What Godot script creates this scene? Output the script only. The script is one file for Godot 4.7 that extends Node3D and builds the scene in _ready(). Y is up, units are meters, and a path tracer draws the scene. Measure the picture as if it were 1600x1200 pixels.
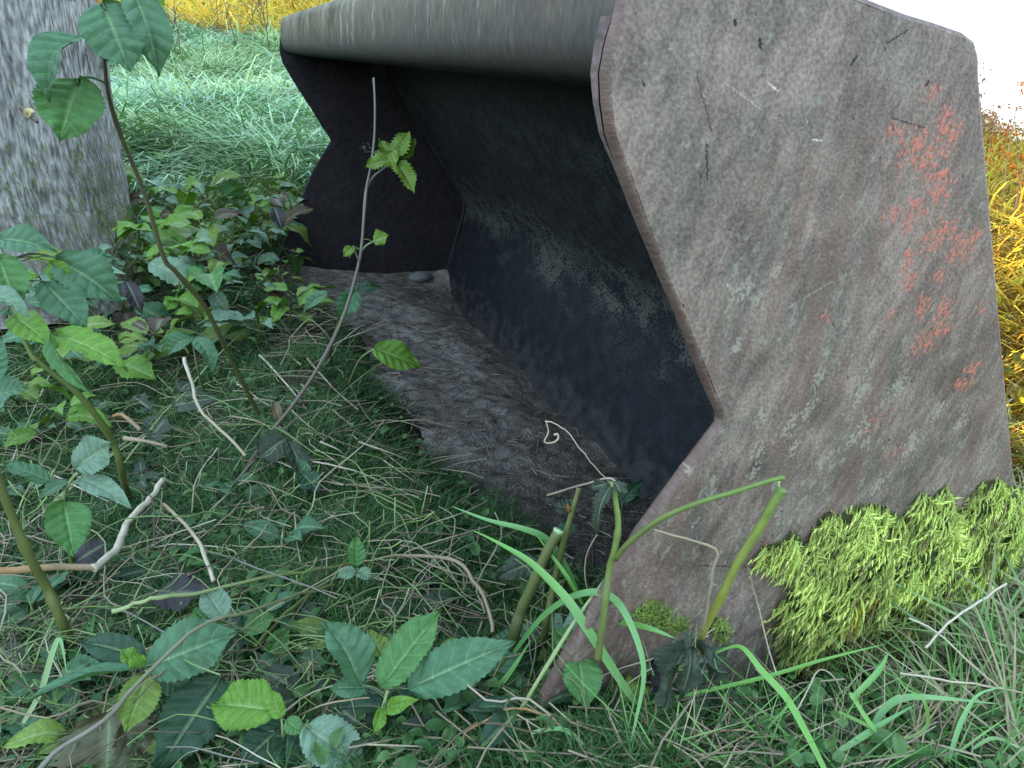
extends Node3D
# A rusty loader bucket lying on an overgrown bank. Units are metres, y is up.

const EYE := Vector3(0, 0.8, 0)
const PITCH := 18.0
const F := 1110.0            # focal length in pixels of a 1600 x 1200 picture
const BD := 0.459            # distance from the eye to the outer face of the near side plate
const BW := 2.3              # width of the bucket

var rng := RandomNumberGenerator.new()
var basis_cam := Basis()
var U := Vector3()           # bucket axes: along its width, along its depth, up
var V := Vector3()
var T := Vector3()
var M := {}
var used := {}
var ctl: Array = []
var n_ground := FastNoiseLite.new()
var n_fine := FastNoiseLite.new()
var n_clump := FastNoiseLite.new()

# ------------------------------------------------------------------ mesh collector
class MB:
	var v := PackedVector3Array()
	var c := PackedColorArray()
	var uv := PackedVector2Array()
	var ix := PackedInt32Array()
	func add(p: Vector3, col: Color, t := Vector2.ZERO) -> int:
		v.append(p); c.append(col); uv.append(t)
		return v.size() - 1
	func tri(a: int, b: int, d: int) -> void:
		ix.append(a); ix.append(b); ix.append(d)
	func quad(a: int, b: int, d: int, e: int) -> void:
		tri(a, b, d); tri(a, d, e)
	func mesh() -> ArrayMesh:
		var nn := PackedVector3Array(); nn.resize(v.size())
		for i in range(0, ix.size(), 3):
			var a := ix[i]; var b := ix[i + 1]; var d := ix[i + 2]
			var n := (v[d] - v[a]).cross(v[b] - v[a])
			nn[a] += n; nn[b] += n; nn[d] += n
		for i in nn.size():
			nn[i] = nn[i].normalized() if nn[i].length_squared() > 1e-20 else Vector3.UP
		var tg := PackedFloat32Array(); tg.resize(v.size() * 4)
		for i in v.size():
			var n: Vector3 = nn[i]
			var t := n.cross(Vector3(0.13, 0.21, 0.97)).normalized()
			tg[i * 4] = t.x; tg[i * 4 + 1] = t.y; tg[i * 4 + 2] = t.z; tg[i * 4 + 3] = 1.0
		var ar := []; ar.resize(Mesh.ARRAY_MAX)
		ar[Mesh.ARRAY_VERTEX] = v; ar[Mesh.ARRAY_NORMAL] = nn; ar[Mesh.ARRAY_COLOR] = c
		ar[Mesh.ARRAY_TEX_UV] = uv; ar[Mesh.ARRAY_INDEX] = ix; ar[Mesh.ARRAY_TANGENT] = tg
		var m := ArrayMesh.new()
		m.add_surface_from_arrays(Mesh.PRIMITIVE_TRIANGLES, ar)
		return m

# ------------------------------------------------------------------ places
func at(px: float, py: float, d: float) -> Vector3:
	return EYE + basis_cam * (Vector3((px - 800.0) / F, -(py - 600.0) / F, -1.0) * d)

func bk(v: float, t: float, w: float) -> Vector3:      # bucket coordinates to world
	return EYE + V * v + T * t + U * (BD + w)

func plate_vt(px: float, py: float) -> Vector2:        # a pixel on the near plate in plate coordinates
	var r := at(px, py, 1.0) - EYE
	r *= BD / r.dot(U)
	return Vector2(r.dot(V), r.dot(T))

func height(x: float, z: float) -> float:
	# moving least squares through the control points: a plane fitted round the place
	var sw := 0.0; var sx := 0.0; var sz := 0.0; var sh := 0.0
	var near := 1e9
	for p in ctl:
		near = minf(near, (p.x - x) * (p.x - x) + (p.z - z) * (p.z - z))
	var k := 0.12 + near * 0.6 + 0.02 * (x * x + z * z)
	var ws := PackedFloat64Array()
	for p in ctl:
		var q: float = (p.x - x) * (p.x - x) + (p.z - z) * (p.z - z)
		var w := 1.0 / pow(q + k, 3.0)
		ws.append(w)
		sw += w; sx += w * p.x; sz += w * p.z; sh += w * p.y
	sx /= sw; sz /= sw; sh /= sw
	var xx := 1e-4; var xz := 0.0; var zz := 1e-4; var xh := 0.0; var zh := 0.0
	var i := 0
	for p in ctl:
		var w := ws[i] / sw; i += 1
		var dx: float = p.x - sx; var dz: float = p.z - sz; var dh: float = p.y - sh
		xx += w * dx * dx; xz += w * dx * dz; zz += w * dz * dz; xh += w * dx * dh; zh += w * dz * dh
	xx += 0.02 * k; zz += 0.02 * k
	var det := xx * zz - xz * xz
	var a := (xh * zz - zh * xz) / det
	var b := (zh * xx - xh * xz) / det
	return sh + a * (x - sx) + b * (z - sz)

var gcache := PackedFloat32Array()
const GX0 := -9.0
const GZ0 := -20.0
const GS := 0.1
const GNX := 181
const GNZ := 221
func ground(x: float, z: float) -> float:
	var fx := (x - GX0) / GS; var fz := (z - GZ0) / GS
	var h := 0.0
	if fx < 0 or fz < 0 or fx >= GNX - 1 or fz >= GNZ - 1:
		h = height(x, z)
	else:
		var i := int(fx); var j := int(fz)
		fx -= i; fz -= j
		var o := j * GNX + i
		h = lerpf(lerpf(gcache[o], gcache[o + 1], fx), lerpf(gcache[o + GNX], gcache[o + GNX + 1], fx), fz)
	var r := sqrt(x * x + z * z)
	h += n_ground.get_noise_2d(x, z) * 0.05 * clampf(r * 0.5, 0.4, 3.0) / (1.0 + r * 0.02)
	# the ground dips under the bucket
	var q := Vector3(x, h, z) - EYE
	var bw := q.dot(U) - BD; var bv := q.dot(V)
	if bw > -0.02 and bw < BW + 0.1 and bv > 0.1 and bv < 1.1:
		pass
	if bw > 0.0 and bw < BW + 0.05 and bv > -0.25 and bv < 1.05:
		# a grassy lip runs along the silt; under the bucket the ground lies below it
		var lip := silt_edge(bw)
		var y := bk(bv, soil_t(bv, bw), bw).y
		if bv < lip + 0.03: h = lerpf(h, maxf(h, y + 0.035 * smoothstep(lip + 0.03, lip - 0.08, bv)), smoothstep(-0.25, 0.12, bv) * smoothstep(0.12, 0.55, bw))
		else: h = minf(h, y - 0.09 * smoothstep(lip + 0.03, lip + 0.12, bv))
	return h

func silt_edge(w: float) -> float:
	var e := 0.40 - 0.12 * smoothstep(0.25, 0.85, w) - 0.13 * smoothstep(1.45, 2.2, w)
	return e + 0.05 * n_fine.get_noise_2d(w * 420.0, 33.0) + 0.03 * n_fine.get_noise_2d(w * 1500.0, 71.0)

func over_silt(p: Vector3, by := 0.0) -> bool:
	var q := p - EYE
	var w := q.dot(U) - BD; var v := q.dot(V)
	return w > 0.0 and w < BW and v > silt_edge(w) + by and v < 1.0

func on_ground(px: float, py: float) -> Vector3:       # where the ray of a pixel meets the ground
	var r := at(px, py, 1.0) - EYE
	var d := 0.35
	while d < 30.0:
		var p := EYE + r * d
		if p.y < ground(p.x, p.z):
			return Vector3(p.x, ground(p.x, p.z), p.z)
		d *= 1.01
	return EYE + r * 30.0

func depth_of(p: Vector3) -> float:
	return -(basis_cam.inverse() * (p - EYE)).z

# ------------------------------------------------------------------ nodes
func numbered(called: String) -> String:
	if not used.has(called):
		used[called] = 0
		return called
	used[called] += 1
	return "%s_%03d" % [called, used[called]]

func tag(o: Node, label: String, category: String, group := "", kind := "") -> void:
	if label: o.set_meta("label", label)
	if category: o.set_meta("category", category)
	if group: o.set_meta("group", group)
	if kind: o.set_meta("kind", kind)

func thing(called: String, label: String, category: String, where := Vector3.ZERO, group := "") -> Node3D:
	var o := Node3D.new()
	o.name = numbered(called)
	add_child(o, true)
	o.position = where
	tag(o, label, category, group)
	return o

func put(called: String, mb, mat: Material, parent: Node3D = null) -> MeshInstance3D:
	var o := MeshInstance3D.new()
	o.mesh = mb.mesh() if mb is MB else mb
	o.material_override = mat
	if parent:
		o.name = called
		parent.add_child(o, true)
		if o.mesh is ArrayMesh and mb is MB:
			o.position = -parent.position
	else:
		o.name = numbered(called)
		add_child(o, true)
	return o

func many(called: String, mesh: Mesh, mat: Material, xs: Array, cols: Array, parent: Node3D = null) -> MultiMeshInstance3D:
	var mm := MultiMesh.new()
	mm.transform_format = MultiMesh.TRANSFORM_3D
	mm.use_colors = true
	mm.mesh = mesh
	mm.instance_count = xs.size()
	for i in xs.size():
		mm.set_instance_transform(i, xs[i])
		mm.set_instance_color(i, cols[i])
	var o := MultiMeshInstance3D.new()
	o.multimesh = mm
	o.material_override = mat
	o.set_meta("kind", "stuff")
	if parent:
		o.name = called
		parent.add_child(o, true)
		o.position = -parent.position
	else:
		o.name = numbered(called)
		add_child(o, true)
	return o

# ------------------------------------------------------------------ shapes
func smooth_path(p: Array, n: int) -> PackedVector3Array:
	var out := PackedVector3Array()
	var m := p.size()
	for i in m - 1:
		var a: Vector3 = p[maxi(i - 1, 0)]; var b: Vector3 = p[i]; var c: Vector3 = p[i + 1]; var d: Vector3 = p[mini(i + 2, m - 1)]
		for k in n:
			out.append(b.cubic_interpolate(c, a, d, float(k) / n))
	out.append(p[m - 1])
	return out

func tube(mb: MB, path: PackedVector3Array, r0: float, r1: float, col: Color, col2: Color, sides := 6, knots := 0.0) -> void:
	var n := path.size()
	var ring := -1
	var ring0 := mb.v.size()
	for i in n:
		var dir := (path[mini(i + 1, n - 1)] - path[maxi(i - 1, 0)]).normalized()
		var s := dir.cross(Vector3(0.31, 0.2, 0.93)).normalized()
		var b := dir.cross(s)
		var f := float(i) / (n - 1)
		var r := lerpf(r0, r1, f)
		if knots > 0.0:
			r *= 1.0 + knots * pow(maxf(0.0, cos(f * 19.0)), 8.0) + 0.08 * n_fine.get_noise_1d(i * 40.0)
		var first := mb.v.size()
		for k in sides:
			var an := TAU * k / sides
			var cc := col.lerp(col2, f)
			var g := 1.0 + 0.22 * n_fine.get_noise_2d(i * 37.0, k * 91.0)
			mb.add(path[i] + (s * cos(an) + b * sin(an)) * r, Color(cc.r * g, cc.g * g, cc.b * g), Vector2(float(k) / sides, f * 6.0))
		if ring >= 0:
			for k in sides:
				var k2 := (k + 1) % sides
				mb.quad(ring + k, first + k, first + k2, ring + k2)
		ring = first
	# caps
	for e in [0, n - 1]:
		var cap := mb.add(path[e], col if e == 0 else col2)
		var start: int = ring0 + sides * e
		for k in sides:
			if e == 0: mb.tri(cap, start + k, start + (k + 1) % sides)
			else: mb.tri(cap, start + (k + 1) % sides, start + k)

func ribbon(mb: MB, path: PackedVector3Array, w: float, hint: Vector3, col: Color, col2: Color, fold := 0.35, taper := 1.0, twist := 0.0) -> void:
	# a grass blade: a keeled strip, widest in its lower third and running out to a point
	var n := path.size()
	var last := -1
	for i in n:
		var f := float(i) / (n - 1)
		var dir := (path[mini(i + 1, n - 1)] - path[maxi(i - 1, 0)]).normalized()
		var s := dir.cross(hint).normalized().rotated(dir, twist * f)
		var up := s.cross(dir).normalized()
		var hw := w * 0.5 * (0.55 + 0.45 * sin(minf(f * 3.0, 1.57))) * (1.0 - pow(f, 2.2) * 0.97 * taper)
		var cc := col.lerp(col2, f)
		var a := mb.add(path[i] - s * hw + up * hw * fold, cc, Vector2(0, f))
		mb.add(path[i], Color(cc.r * 0.85 + 0.01, cc.g * 0.9 + 0.015, cc.b * 0.85 + 0.01), Vector2(0.5, f))
		mb.add(path[i] + s * hw + up * hw * fold, cc, Vector2(1, f))
		if last >= 0:
			mb.quad(last, a, a + 1, last + 1)
			mb.quad(last + 1, a + 1, a + 2, last + 2)
		last = a

func leaf(mb: MB, p: Vector3, q: Vector3, w: float, n: Vector3, col: Color, o := {}) -> void:
	# ovate, toothed, quilted between its side veins
	var teeth: int = o.get("teeth", 13)
	var nl := teeth * 2
	var na: int = o.get("across", 5)
	var curl: float = o.get("curl", 0.08)
	var fold: float = o.get("fold", 0.2)
	var tooth: float = o.get("tooth", 0.07)
	var quilt: float = o.get("quilt", 0.05)
	var wave: float = o.get("wave", 0.06)
	var droop: float = o.get("droop", 0.0)
	var shape: float = o.get("shape", 0.72)
	var edge: Color = o.get("edge", col)
	var holes: float = o.get("holes", 0.0)
	var seed: float = o.get("seed", rng.randf() * 1000.0)
	var ln := p.distance_to(q)
	var dir := (q - p) / ln
	var s := dir.cross(n).normalized()
	n = s.cross(dir).normalized()
	var first := mb.v.size()
	var dead := {}
	for i in nl + 1:
		var f := float(i) / nl
		var c := p.lerp(q, f) + n * (curl * ln * sin(PI * f)) - n * (droop * ln * f * f)
		var hw := w * 0.5 * pow(maxf(sin(PI * pow(f, shape)), 0.0), 0.82)
		if f > 0.75: hw *= lerpf(1.0, 0.72, (f - 0.75) * 4.0)
		hw *= 1.0 + 0.07 * n_fine.get_noise_2d(seed * 7.0, f * 120.0)
		for j in range(-na, na + 1):
			var a := float(j) / na
			var aa := absf(a)
			var x := hw * a
			if aa > 0.99: x *= 1.0 + tooth * (1.0 if i % 2 == 0 else -1.0)
			var vein := cos(TAU * (f * 6.5 - aa * 0.75))
			var z := aa * hw * fold + quilt * w * (vein * 0.5) * aa * (1.25 - aa) - quilt * w * 0.8 * exp(-aa * 9.0)
			z += wave * w * n_fine.get_noise_3d(f * 90.0 + seed, a * 60.0, seed * 3.0) * (0.3 + aa)
			z += wave * w * 0.7 * sin(f * 11.0 + seed + (2.0 if a > 0 else 0.0)) * aa * aa
			# side veins sweep forward
			var fwd := dir * (aa * hw * 0.22 * sin(PI * f))
			var cc := col.lerp(edge, aa * aa * 0.9)
			var g := 1.0 + 0.10 * n_fine.get_noise_3d(f * 40.0, a * 30.0, seed * 9.0)
			if j == 0: cc = cc.lerp(Color(0.38, 0.48, 0.26), 0.4)
			mb.add(c + s * x + n * z + fwd, Color(cc.r * g, cc.g * g, cc.b * g), Vector2(0.5 + 0.5 * a, f))
			if holes > 0.0 and aa > 0.1 and n_fine.get_noise_3d(f * 210.0, a * 110.0, seed * 11.0) > 0.62 - holes:
				dead[mb.v.size() - 1] = true
	var row := na * 2 + 1
	for i in nl:
		for j in na * 2:
			var a := first + i * row + j
			if dead.has(a): continue
			mb.quad(a, a + row, a + row + 1, a + 1)

# ------------------------------------------------------------------ textures and materials
func srgb(r: float, g: float, b: float) -> Color:
	return Color(r, g, b).linear_to_srgb()

func noise(freq: float, octaves: int, seed: int, kind := FastNoiseLite.TYPE_SIMPLEX_SMOOTH) -> FastNoiseLite:
	var n := FastNoiseLite.new()
	n.noise_type = kind; n.frequency = freq; n.seed = seed
	n.fractal_type = FastNoiseLite.FRACTAL_FBM if octaves > 1 else FastNoiseLite.FRACTAL_NONE
	n.fractal_octaves = octaves
	return n

func to_image(w: int, h: int, data: PackedByteArray) -> Image:
	var im := Image.create_from_data(w, h, false, Image.FORMAT_RGB8, data)
	return im

func tex(im: Image) -> ImageTexture:
	im.generate_mipmaps()
	return ImageTexture.create_from_image(im)

func put_px(d: PackedByteArray, o: int, c: Color) -> void:
	d[o] = clampi(int(c.r * 255.0), 0, 255); d[o + 1] = clampi(int(c.g * 255.0), 0, 255); d[o + 2] = clampi(int(c.b * 255.0), 0, 255)

func to_normal(hgt: PackedByteArray, w: int, h: int, strength: float) -> ImageTexture:
	var im := Image.create_from_data(w, h, false, Image.FORMAT_L8, hgt)
	im.convert(Image.FORMAT_RGBA8)
	im.bump_map_to_normal_map(strength)
	return tex(im)

func mat(rough := 0.8, spec := 0.5, vertex := true) -> StandardMaterial3D:
	var m := StandardMaterial3D.new()
	m.roughness = rough; m.metallic_specular = spec
	m.vertex_color_use_as_albedo = vertex
	m.cull_mode = BaseMaterial3D.CULL_DISABLED
	return m

func plate_material() -> StandardMaterial3D:
	# weathered side plate: rust, thin algae, lichen flecks, worn streaks and what is left of the red paint
	var w := 1024; var h := 1408
	var d := PackedByteArray(); d.resize(w * h * 3)
	var hg := PackedByteArray(); hg.resize(w * h)
	var big := noise(0.006, 4, 3); var mid := noise(0.03, 3, 11); var fine := noise(0.16, 2, 5)
	var cell := noise(0.05, 2, 21); var chip := noise(0.10, 4, 31); var tint := noise(0.012, 3, 41); var grain := noise(0.38, 2, 47); var runs := noise(0.018, 3, 49)
	# px, py, radius x, radius y in picture pixels
	var reds := [[1455, 140, 18, 16], [1395, 205, 20, 14], [1430, 228, 30, 36], [1450, 250, 26, 34], [1475, 195, 22, 34], [1488, 215, 14, 34], [1462, 285, 16, 24], [1428, 322, 18, 20], [1420, 345, 16, 18], [1395, 335, 18, 16], [1458, 372, 26, 26], [1478, 355, 26, 26], [1500, 388, 24, 26], [1522, 372, 13, 20], [1418, 406, 10, 22], [1424, 435, 14, 16], [1470, 430, 12, 14], [1472, 492, 15, 28], [1466, 518, 22, 16], [1444, 532, 22, 20], [1291, 495, 10, 10], [1392, 492, 7, 12], [1520, 575, 16, 12], [1505, 600, 20, 12], [1365, 660, 34, 22], [1400, 705, 26, 14], [1535, 480, 8, 10], [1440, 480, 14, 24], [1470, 290, 22, 40], [1450, 330, 40, 40]]
	var spots: Array = []
	var weak := 0
	for r in reds:
		var c := plate_vt(r[0], r[1])
		var e := plate_vt(r[0] + r[2], r[1]); var g := plate_vt(r[0], r[1] + r[3])
		var s := 1.0
		if r[2] >= 34 and r[0] < 1440 or r[2] == 40 or (r[0] == 1400): s = 0.55
		spots.append([c.x, c.y, maxf(c.distance_to(e), 0.004), maxf(c.distance_to(g), 0.004), s])
		weak += 1
	var mask := PackedFloat32Array(); mask.resize(w * h)
	for sp in spots:
		var x0 := int((sp[0] - sp[2] * 2.0 - 0.2) / 0.8 * w); var x1 := int((sp[0] + sp[2] * 2.0 - 0.2) / 0.8 * w)
		var y0 := int((0.1 - sp[1] - sp[3] * 2.0) / 1.1 * h); var y1 := int((0.1 - sp[1] + sp[3] * 2.0) / 1.1 * h)
		for y in range(maxi(y0, 0), mini(y1, h)):
			for x in range(maxi(x0, 0), mini(x1, w)):
				var dx: float = (x * 0.8 / w + 0.2 - sp[0]) / sp[2]; var dy: float = (0.1 - y * 1.1 / h - sp[1]) / sp[3]
				var m: float = exp(-(dx * dx + dy * dy)) * sp[4]
				mask[y * w + x] = maxf(mask[y * w + x], m)
	for y in h:
		for x in w:
			var o := y * w + x
			# streak coordinates: worn along a line that leans to the right going up
			var sx := x * 0.93 + y * 0.37; var sy := y * 0.93 - x * 0.37
			var b := big.get_noise_2d(x, y)
			var m1 := mid.get_noise_2d(sx * 1.5, sy * 0.55)
			var f := fine.get_noise_2d(x, y)
			var tt := tint.get_noise_2d(sx, sy * 0.6)
			var yy := float(y) / h
			var k := clampf(0.66 - 0.46 * smoothstep(0.15, 0.9, yy) + b * 0.7 + m1 * 0.3, 0.0, 1.0)
			var r := lerpf(0.094, 0.252, k); var g := lerpf(0.066, 0.180, k); var bl := lerpf(0.050, 0.143, k)
			# algae: greener and greyer in patches
			var al := clampf(tt * 1.6 + 0.25, 0.0, 1.0) * 0.45
			r = lerpf(r, 0.125, al); g = lerpf(g, 0.118, al); bl = lerpf(bl, 0.085, al)
			var ff := grain.get_noise_2d(x, y)
			var gg := 1.0 + f * 0.42 + m1 * 0.22 + ff * 0.30
			r *= gg; g *= gg; bl *= gg
			var hh := 128.0 + f * 42.0 + m1 * 16.0 + ff * 26.0
			var run := runs.get_noise_2d(x * 1.0 + y * 0.06, y * 0.05)
			if run > 0.12:
				var ra := minf((run - 0.12) * 2.2, 0.45) * smoothstep(0.0, 0.3, yy)
				r = lerpf(r, 0.15, ra); g = lerpf(g, 0.085, ra); bl = lerpf(bl, 0.06, ra)
			# lichen flecks
			var c := cell.get_noise_2d(sx * 1.35, sy * 0.75)
			var dens := 0.40 - 0.20 * smoothstep(0.28, 0.75, yy) + 0.16 * (0.5 - clampf(b + 0.5, 0.0, 1.0))
			if c > dens:
				var a := minf((c - dens) * 5.0, 1.0) * (0.28 + 0.4 * clampf(tt + 0.4, 0.0, 1.0))
				r = lerpf(r, 0.28, a); g = lerpf(g, 0.255, a); bl = lerpf(bl, 0.185, a); hh += 24.0 * a
			if mask[o] > 0.02:
				var cn := chip.get_noise_2d(sx * 1.7, sy * 0.6) * 0.8 + fine.get_noise_2d(x * 0.7, y * 0.7) * 0.25
				var mm := smoothstep(0.50, 0.60, mask[o] * 0.60 + cn * 0.95 + f * 0.14) * (0.72 + 0.28 * clampf(m1 * 2.0 + 0.5, 0.0, 1.0))
				r = lerpf(r, 0.54, mm); g = lerpf(g, 0.150, mm); bl = lerpf(bl, 0.090, mm); hh += 40.0 * mm
				var hz := mask[o] * 0.12
				r = lerpf(r, 0.36, hz); g = lerpf(g, 0.14, hz); bl = lerpf(bl, 0.11, hz)
			put_px(d, o * 3, srgb(r, g, bl))
			hg[o] = clampi(int(hh), 0, 255)
	var ol := outline()
	for i in ol.size():
		var a := ol[i]; var b2 := ol[(i + 1) % ol.size()]
		var cnt := int(a.distance_to(b2) / 0.0012) + 1
		for j in cnt:
			var q := a.lerp(b2, float(j) / cnt)
			var cx := int((q.x - 0.2) / 0.8 * w); var cy := int((0.1 - q.y) / 1.1 * h)
			var rad := 4 + int(3.0 * (n_fine.get_noise_2d(cx * 6.0, cy * 6.0) + 0.6))
			for dy in range(-rad, rad + 1):
				for dx in range(-rad, rad + 1):
					var px := cx + dx; var py := cy + dy
					if dx * dx + dy * dy > rad * rad or px < 0 or py < 0 or px >= w or py >= h: continue
					var o3 := (py * w + px) * 3
					d[o3] = int(lerpf(d[o3], 92, 0.10)); d[o3 + 1] = int(lerpf(d[o3 + 1], 66, 0.10)); d[o3 + 2] = int(lerpf(d[o3 + 2], 58, 0.10))
	for sp in [[1345, 672, 13], [1330, 688, 9], [1352, 690, 8], [1150, 540, 10], [1165, 450, 14], [1185, 468, 9], [1280, 590, 12], [1345, 612, 16], [1190, 650, 12], [1232, 664, 14], [1285, 720, 9], [1372, 756, 10], [1112, 750, 9], [1078, 736, 7], [1185, 705, 12], [1405, 600, 14], [1425, 690, 15], [1262, 640, 12], [1360, 565, 8], [1240, 700, 10], [1180, 735, 10], [1465, 640, 12], [1500, 660, 10], [1145, 455, 10], [1215, 425, 9]]:
		var q := plate_vt(sp[0], sp[1]); var e := plate_vt(sp[0] + sp[2], sp[1])
		var cx := (q.x - 0.2) / 0.8 * w; var cy := (0.1 - q.y) / 1.1 * h
		var rd := q.distance_to(e) / 0.8 * w * 1.2
		for py in range(int(cy - rd * 1.6), int(cy + rd * 1.6)):
			for px in range(int(cx - rd * 1.6), int(cx + rd * 1.6)):
				if px < 0 or py < 0 or px >= w or py >= h: continue
				var ux := (px - cx) * 0.93 + (py - cy) * 0.37; var uy := (py - cy) * 0.93 - (px - cx) * 0.37
				var m := 1.0 - sqrt(ux * ux * 1.7 + uy * uy * 0.7) / rd + mid.get_noise_2d(px * 2.6, py * 2.6) * 0.9 + fine.get_noise_2d(px, py) * 0.9
				if m < 0.25: continue
				var kk := minf((m - 0.25) * 1.6, 0.72)
				var o3 := (py * w + px) * 3
				d[o3] = int(lerpf(d[o3], 152, kk)); d[o3 + 1] = int(lerpf(d[o3 + 1], 144, kk)); d[o3 + 2] = int(lerpf(d[o3 + 2], 126, kk))
	# scratches and dark specks: [px, py, px, py, strength]
	var im := to_image(w, h, d)
	for s in [[1130, 128, 1190, 172, 0.25], [1085, 108, 1112, 205, -0.3], [1102, 225, 1106, 282, -0.75], [1232, 480, 1300, 440, 0.2], [1385, 68, 1420, 46, -1.0], [1186, 60, 1188, 76, -1.0], [1147, 30, 1149, 40, -1.0], [1328, 102, 1340, 86, -1.0], [1095, 884, 1215, 888, -1.0], [1100, 770, 1130, 800, 0.15], [1270, 218, 1284, 220, 1.0], [1200, 130, 1215, 142, 0.4], [1445, 135, 1452, 126, -1.0], [1395, 185, 1445, 200, -0.5]]:
		var a := plate_vt(s[0], s[1]); var b2 := plate_vt(s[2], s[3])
		for i in 160:
			var p := a.lerp(b2, i / 159.0)
			var x := int((p.x - 0.2) / 0.8 * w + n_fine.get_noise_1d(i * 6.0 + s[0]) * 3.0); var y := int((0.1 - p.y) / 1.1 * h)
			for e in 1:
				if x + e > 0 and x + e < w and y > 0 and y < h:
					var c0 := im.get_pixel(x + e, y)
					var kk: float = s[4] * (0.7 if e else 1.0)
					im.set_pixel(x + e, y, c0.lerp(Color(0.07, 0.055, 0.05), -kk) if kk < 0 else c0.lerp(Color(0.8, 0.76, 0.74), kk))
	for i in 320:
		var x := rng.randi_range(4, w - 8); var y := rng.randi_range(4, h - 8)
		var dark := rng.randf() < 0.6
		var len := rng.randi_range(1, 5)
		for e in len:
			im.set_pixel(x + (e >> 1), y + e, Color(0.1, 0.085, 0.085) if dark else Color(0.62, 0.58, 0.55))
			if e > 1: im.set_pixel(x + (e >> 1) + 1, y + e, Color(0.14, 0.12, 0.12) if dark else Color(0.7, 0.68, 0.68))
	var m := mat(0.62, 0.5, false)
	m.albedo_texture = tex(im)
	m.normal_enabled = true
	m.normal_texture = to_normal(hg, w, h, 3.0)
	m.normal_scale = 0.8
	return m

func interior_material() -> StandardMaterial3D:
	# inside of the bucket: black with old paint and wet dust, a band of grey green bloom across the fold
	var w := 1024; var h := 768
	var d := PackedByteArray(); d.resize(w * h * 3)
	var hg := PackedByteArray(); hg.resize(w * h)
	var big := noise(0.008, 4, 53); var mid := noise(0.03, 4, 61); var fine := noise(0.15, 2, 65); var lump := noise(0.01, 3, 71)
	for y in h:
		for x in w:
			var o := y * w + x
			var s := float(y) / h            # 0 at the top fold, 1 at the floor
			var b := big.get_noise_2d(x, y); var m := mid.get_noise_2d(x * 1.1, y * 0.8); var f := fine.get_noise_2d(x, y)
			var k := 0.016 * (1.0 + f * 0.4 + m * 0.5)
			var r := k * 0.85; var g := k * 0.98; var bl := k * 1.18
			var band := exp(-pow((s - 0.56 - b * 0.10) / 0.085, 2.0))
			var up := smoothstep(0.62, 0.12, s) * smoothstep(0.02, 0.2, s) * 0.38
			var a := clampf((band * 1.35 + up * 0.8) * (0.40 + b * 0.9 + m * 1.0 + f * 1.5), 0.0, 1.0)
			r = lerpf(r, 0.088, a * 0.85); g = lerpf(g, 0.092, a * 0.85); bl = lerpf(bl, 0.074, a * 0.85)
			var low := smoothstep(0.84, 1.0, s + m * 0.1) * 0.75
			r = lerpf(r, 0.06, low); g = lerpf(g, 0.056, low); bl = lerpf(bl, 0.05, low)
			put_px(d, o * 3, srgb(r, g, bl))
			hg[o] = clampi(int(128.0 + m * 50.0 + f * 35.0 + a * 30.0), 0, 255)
	var im := to_image(w, h, d)
	for i in 90:
		var x := rng.randi_range(3, w - 4); var y := rng.randi_range(int(h * 0.45), h - 4)
		im.set_pixel(x, y, Color(0.42, 0.38, 0.33)); im.set_pixel(x + 1, y, Color(0.3, 0.27, 0.25)); im.set_pixel(x, y + 1, Color(0.33, 0.3, 0.28))
	var mt := mat(0.75, 0.35, false)
	mt.albedo_texture = tex(im)
	mt.normal_enabled = true
	mt.normal_texture = to_normal(hg, w, h, 3.0)
	mt.normal_scale = 0.7
	return mt

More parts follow.
